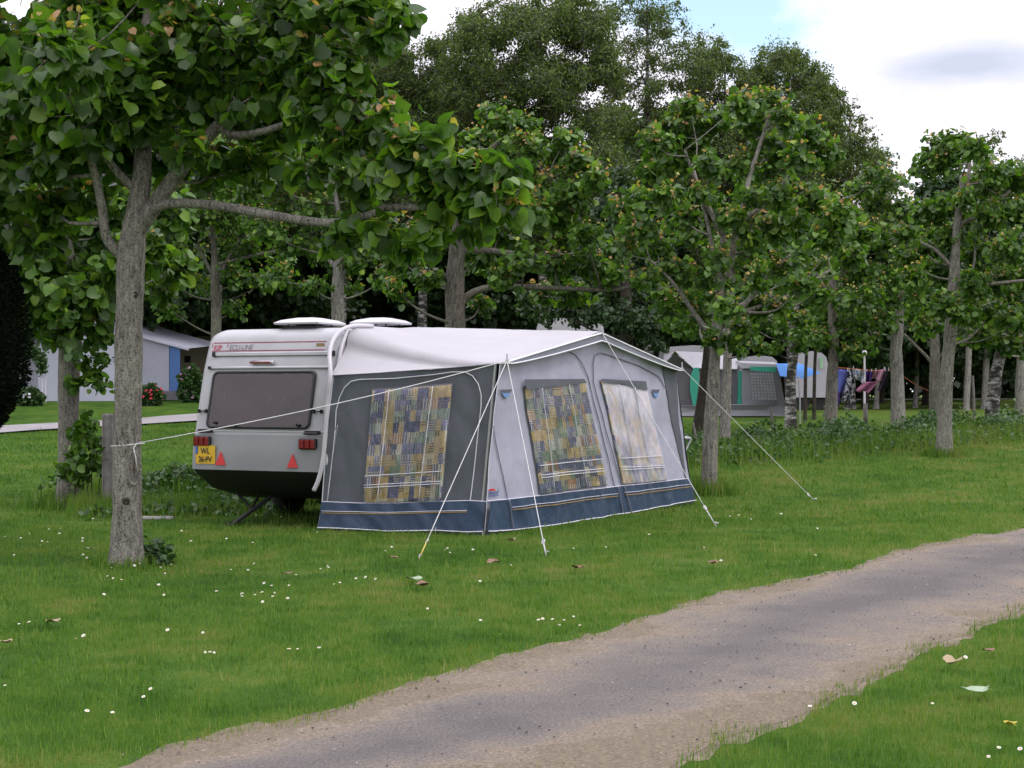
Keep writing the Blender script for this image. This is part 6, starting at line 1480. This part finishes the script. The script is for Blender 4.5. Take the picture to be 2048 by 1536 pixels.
# ================================================================== FALLEN LEAVES, DAISIES
M_DRY = simple('dry_leaf', (.20,.115,.075), .8, .4, 30); M_PALE = simple('pale_leaf', (.26,.33,.22), .6, .12, 20); M_TAN = simple('tan_leaf', (.30,.235,.14), .7, .2, 20); M_YL = simple('yellow_leaf', (.40,.33,.04), .7, .2, 20)
def fallen(px, py, size, m, label, rz, curl=.25):
    g_ = G(px, py); tv, tf = T_NEAR; mb = MB(); c_, s_ = math.cos(rz), math.sin(rz); random.seed(int(px*7+py))
    vs = []
    for x, y, z in tv:
        x *= size; y = (y-.5)*size; zz = .045+abs(x)*curl*1.6+abs(y)*curl+random.uniform(0, .18)*size; vs.append((g_.x+x*c_-y*s_, g_.y+x*s_+y*c_, g_.z+zz-.01))
    mb.add(vs, tf); mb.add([(vs[0][0]+dx, vs[0][1], vs[0][2]+dz) for dx, dz in ((-.002,0),(.002,0))]+[(vs[0][0]-s_*-size*.4, vs[0][1]+c_*-size*.4, vs[0][2]-.01)], [(0,1,2)])
    o = mb.build('fallen_leaf', m); return tag(o, label, 'leaf', 'fallen leaves on the grass')
fallen(826, 1170, .13, M_PALE, 'pale grey-green fallen leaf lying underside up below the awning', .4, .1)
fallen(845, 1183, .11, M_DRY, 'brown curled leaf touching the pale fallen leaf below the awning', 1.9, .22)
fallen(572, 1160, .09, M_DRY, 'brown curled leaf on the lawn between foreground tree and awning', .9, .22)
fallen(785, 1125, .08, M_DRY, 'small brown leaf left of the yellow guy rope strap', 1.3, .22)
fallen(986, 1137, .12, M_DRY, 'dark brown curled leaf on the lawn midway between the two front guy rope ends', 2.2, .22)
fallen(1155, 1148, .11, M_DRY, 'dark curled leaf right of the white front guy rope end', .3, .22)
fallen(1022, 1092, .08, M_TAN, 'light curled leaf close to the navy hem of the awning', 1.1, .4)
fallen(1425, 1138, .10, M_DRY, 'brown leaf on the right lawn above the road bend', .7, .22)
fallen(1406, 1106, .06, M_TAN, 'small tan leaf on the right lawn above the brown one', .2, .3)
fallen(1903, 1344, .10, M_TAN, 'tan fallen leaf on the lower right verge', 2.4, .3)
fallen(1948, 1403, .13, M_PALE, 'large pale green fallen leaf on the lower right verge', 1.2, .15)
fallen(1975, 1318, .07, M_DRY, 'brown leaf on the verge above the tan one', .5, .22)
fallen(2018, 1470, .06, M_YL, 'yellow leaf near the lower right corner', .5, .3)
fallen(105, 1258, .10, M_TAN, 'tan leaf on the lawn at the left beside two daisies', 1.0, .15)
fallen(12, 1302, .07, M_TAN, 'yellowish leaf at the left edge of the lawn', 1.4, .3)
fallen(178, 1107, .09, M_PALE, 'pale leaf in the grass left of the foreground trunk', 1.4, .1)
def daisy_mesh():
    mb = MB(); vs = []
    for k in range(11):
        a = k*2*math.pi/11
        for r, da, z in ((.004,-.15,.0),(.0125,-.22,.002),(.0125,.22,.002),(.004,.15,.0)): vs.append((r*math.cos(a+da), r*math.sin(a+da), z))
    mb.add(vs, [(k*4, k*4+1, k*4+2, k*4+3) for k in range(11)]); return mb
DA = daisy_mesh(); d0 = DA.build('daisy', simple('daisy_petal', (.80,.80,.82), .6, .05)); 
mb = MB(); mb.lathe((0,0,-.001), [(.006,0),(.005,.004),(.001,.005)], 8); ctr = mb.build('centre', simple('daisy_yellow', (.6,.42,.03), .7, .1), d0)
mb = MB(); mb.tube([(0,0,-.045),(0,0,0)], .0012, 4); stm = mb.build('stem', M_GREEN if False else simple('daisy_stem', (.06,.14,.03), .7, .1), d0)
tag(d0, 'tiny white daisy growing in the mown lawn', 'daisy', 'daisies scattered over the lawn')
spots = [(28,1118),(10,1082),(59,1074),(42,1085),(84,1091),(95,1093),(80,1098),(165,1085),(165,1090),(122,1066),(119,1076),(28,1119),(166,1118),(174,1127),(257,1134),(278,1137),(223,1144),(215,1160),(226,1165),(243,1170),(269,1143),(342,1137),(322,1142),(330,1155),(382,1092),(363,1070),(453,1087),(506,1092),(505,1094),(462,1146),(496,1151),(508,1138),(528,1178),(543,1182),(578,1181),(592,1162),(641,1146),(655,1140),(657,1144),(433,1195),(484,1200),(484,1204),(510,1198),(524,1197),(546,1206),(574,1207),(549,1193),(576,1207),(525,1217),(668,1178),(680,1176),(208,1203),(318,1182),(316,1178),(406,1278),(410,1318),(420,1317),(428,1318),(578,1316),(595,1308),(638,1310),(151,1289),(167,1287),(38,1260),(58,1257),(108,1253),(10,1383),(174,1442),(225,1441),(287,1410),(301,1395),(328,1200),(335,1277),(771,1109),(783,1104),(785,1100),(890,1110),(895,1107),(900,1112),(946,1110),(712,1168),(731,1165),(751,1169),(1212,1102),(1147,1105),(1022,1138),(1300,1077),(1298,1077),(1077,1256),(1085,1252),(1128,1251),(1119,1262),(1147,1245),(1160,1265),(1105,1251),(855,1228),(961,1254),(960,1174),(1631,1121),(1620,1429),(1709,1425),(1865,1424),(1931,1333),(1998,1512),(1977,1528),(2040,1521),(1460,1039),(1478,1038),(1502,1044),(1561,1036),(1563,1035),(1635,1065),(1442,1132),(452,1035),(475,1033),(512,1036),(552,1037),(562,1041),(634,1071),(186,1045),(98,1065)]
rnd = random.Random(3)
for k, (px, py) in enumerate(spots):
    g_ = G(px, py); 
    if k == 0: d = d0
    else:
        d = d0.copy(); COL.objects.link(d)
        for ch in (ctr, stm): c_ = ch.copy(); COL.objects.link(c_); c_.parent = d; c_.matrix_parent_inverse = ch.matrix_parent_inverse.copy()
    s = rnd.uniform(.6, 1.05); d.scale = (s, s, s)
    d.location = (g_.x, g_.y, g_.z+.048*s); d.rotation_euler = (rnd.uniform(.1, .75), rnd.uniform(-.3, .3), rnd.uniform(-.5, .5))
print('BUILT', sum(len(o.data.polygons) for o in bpy.data.objects if o.type == 'MESH'), len(bpy.data.objects))
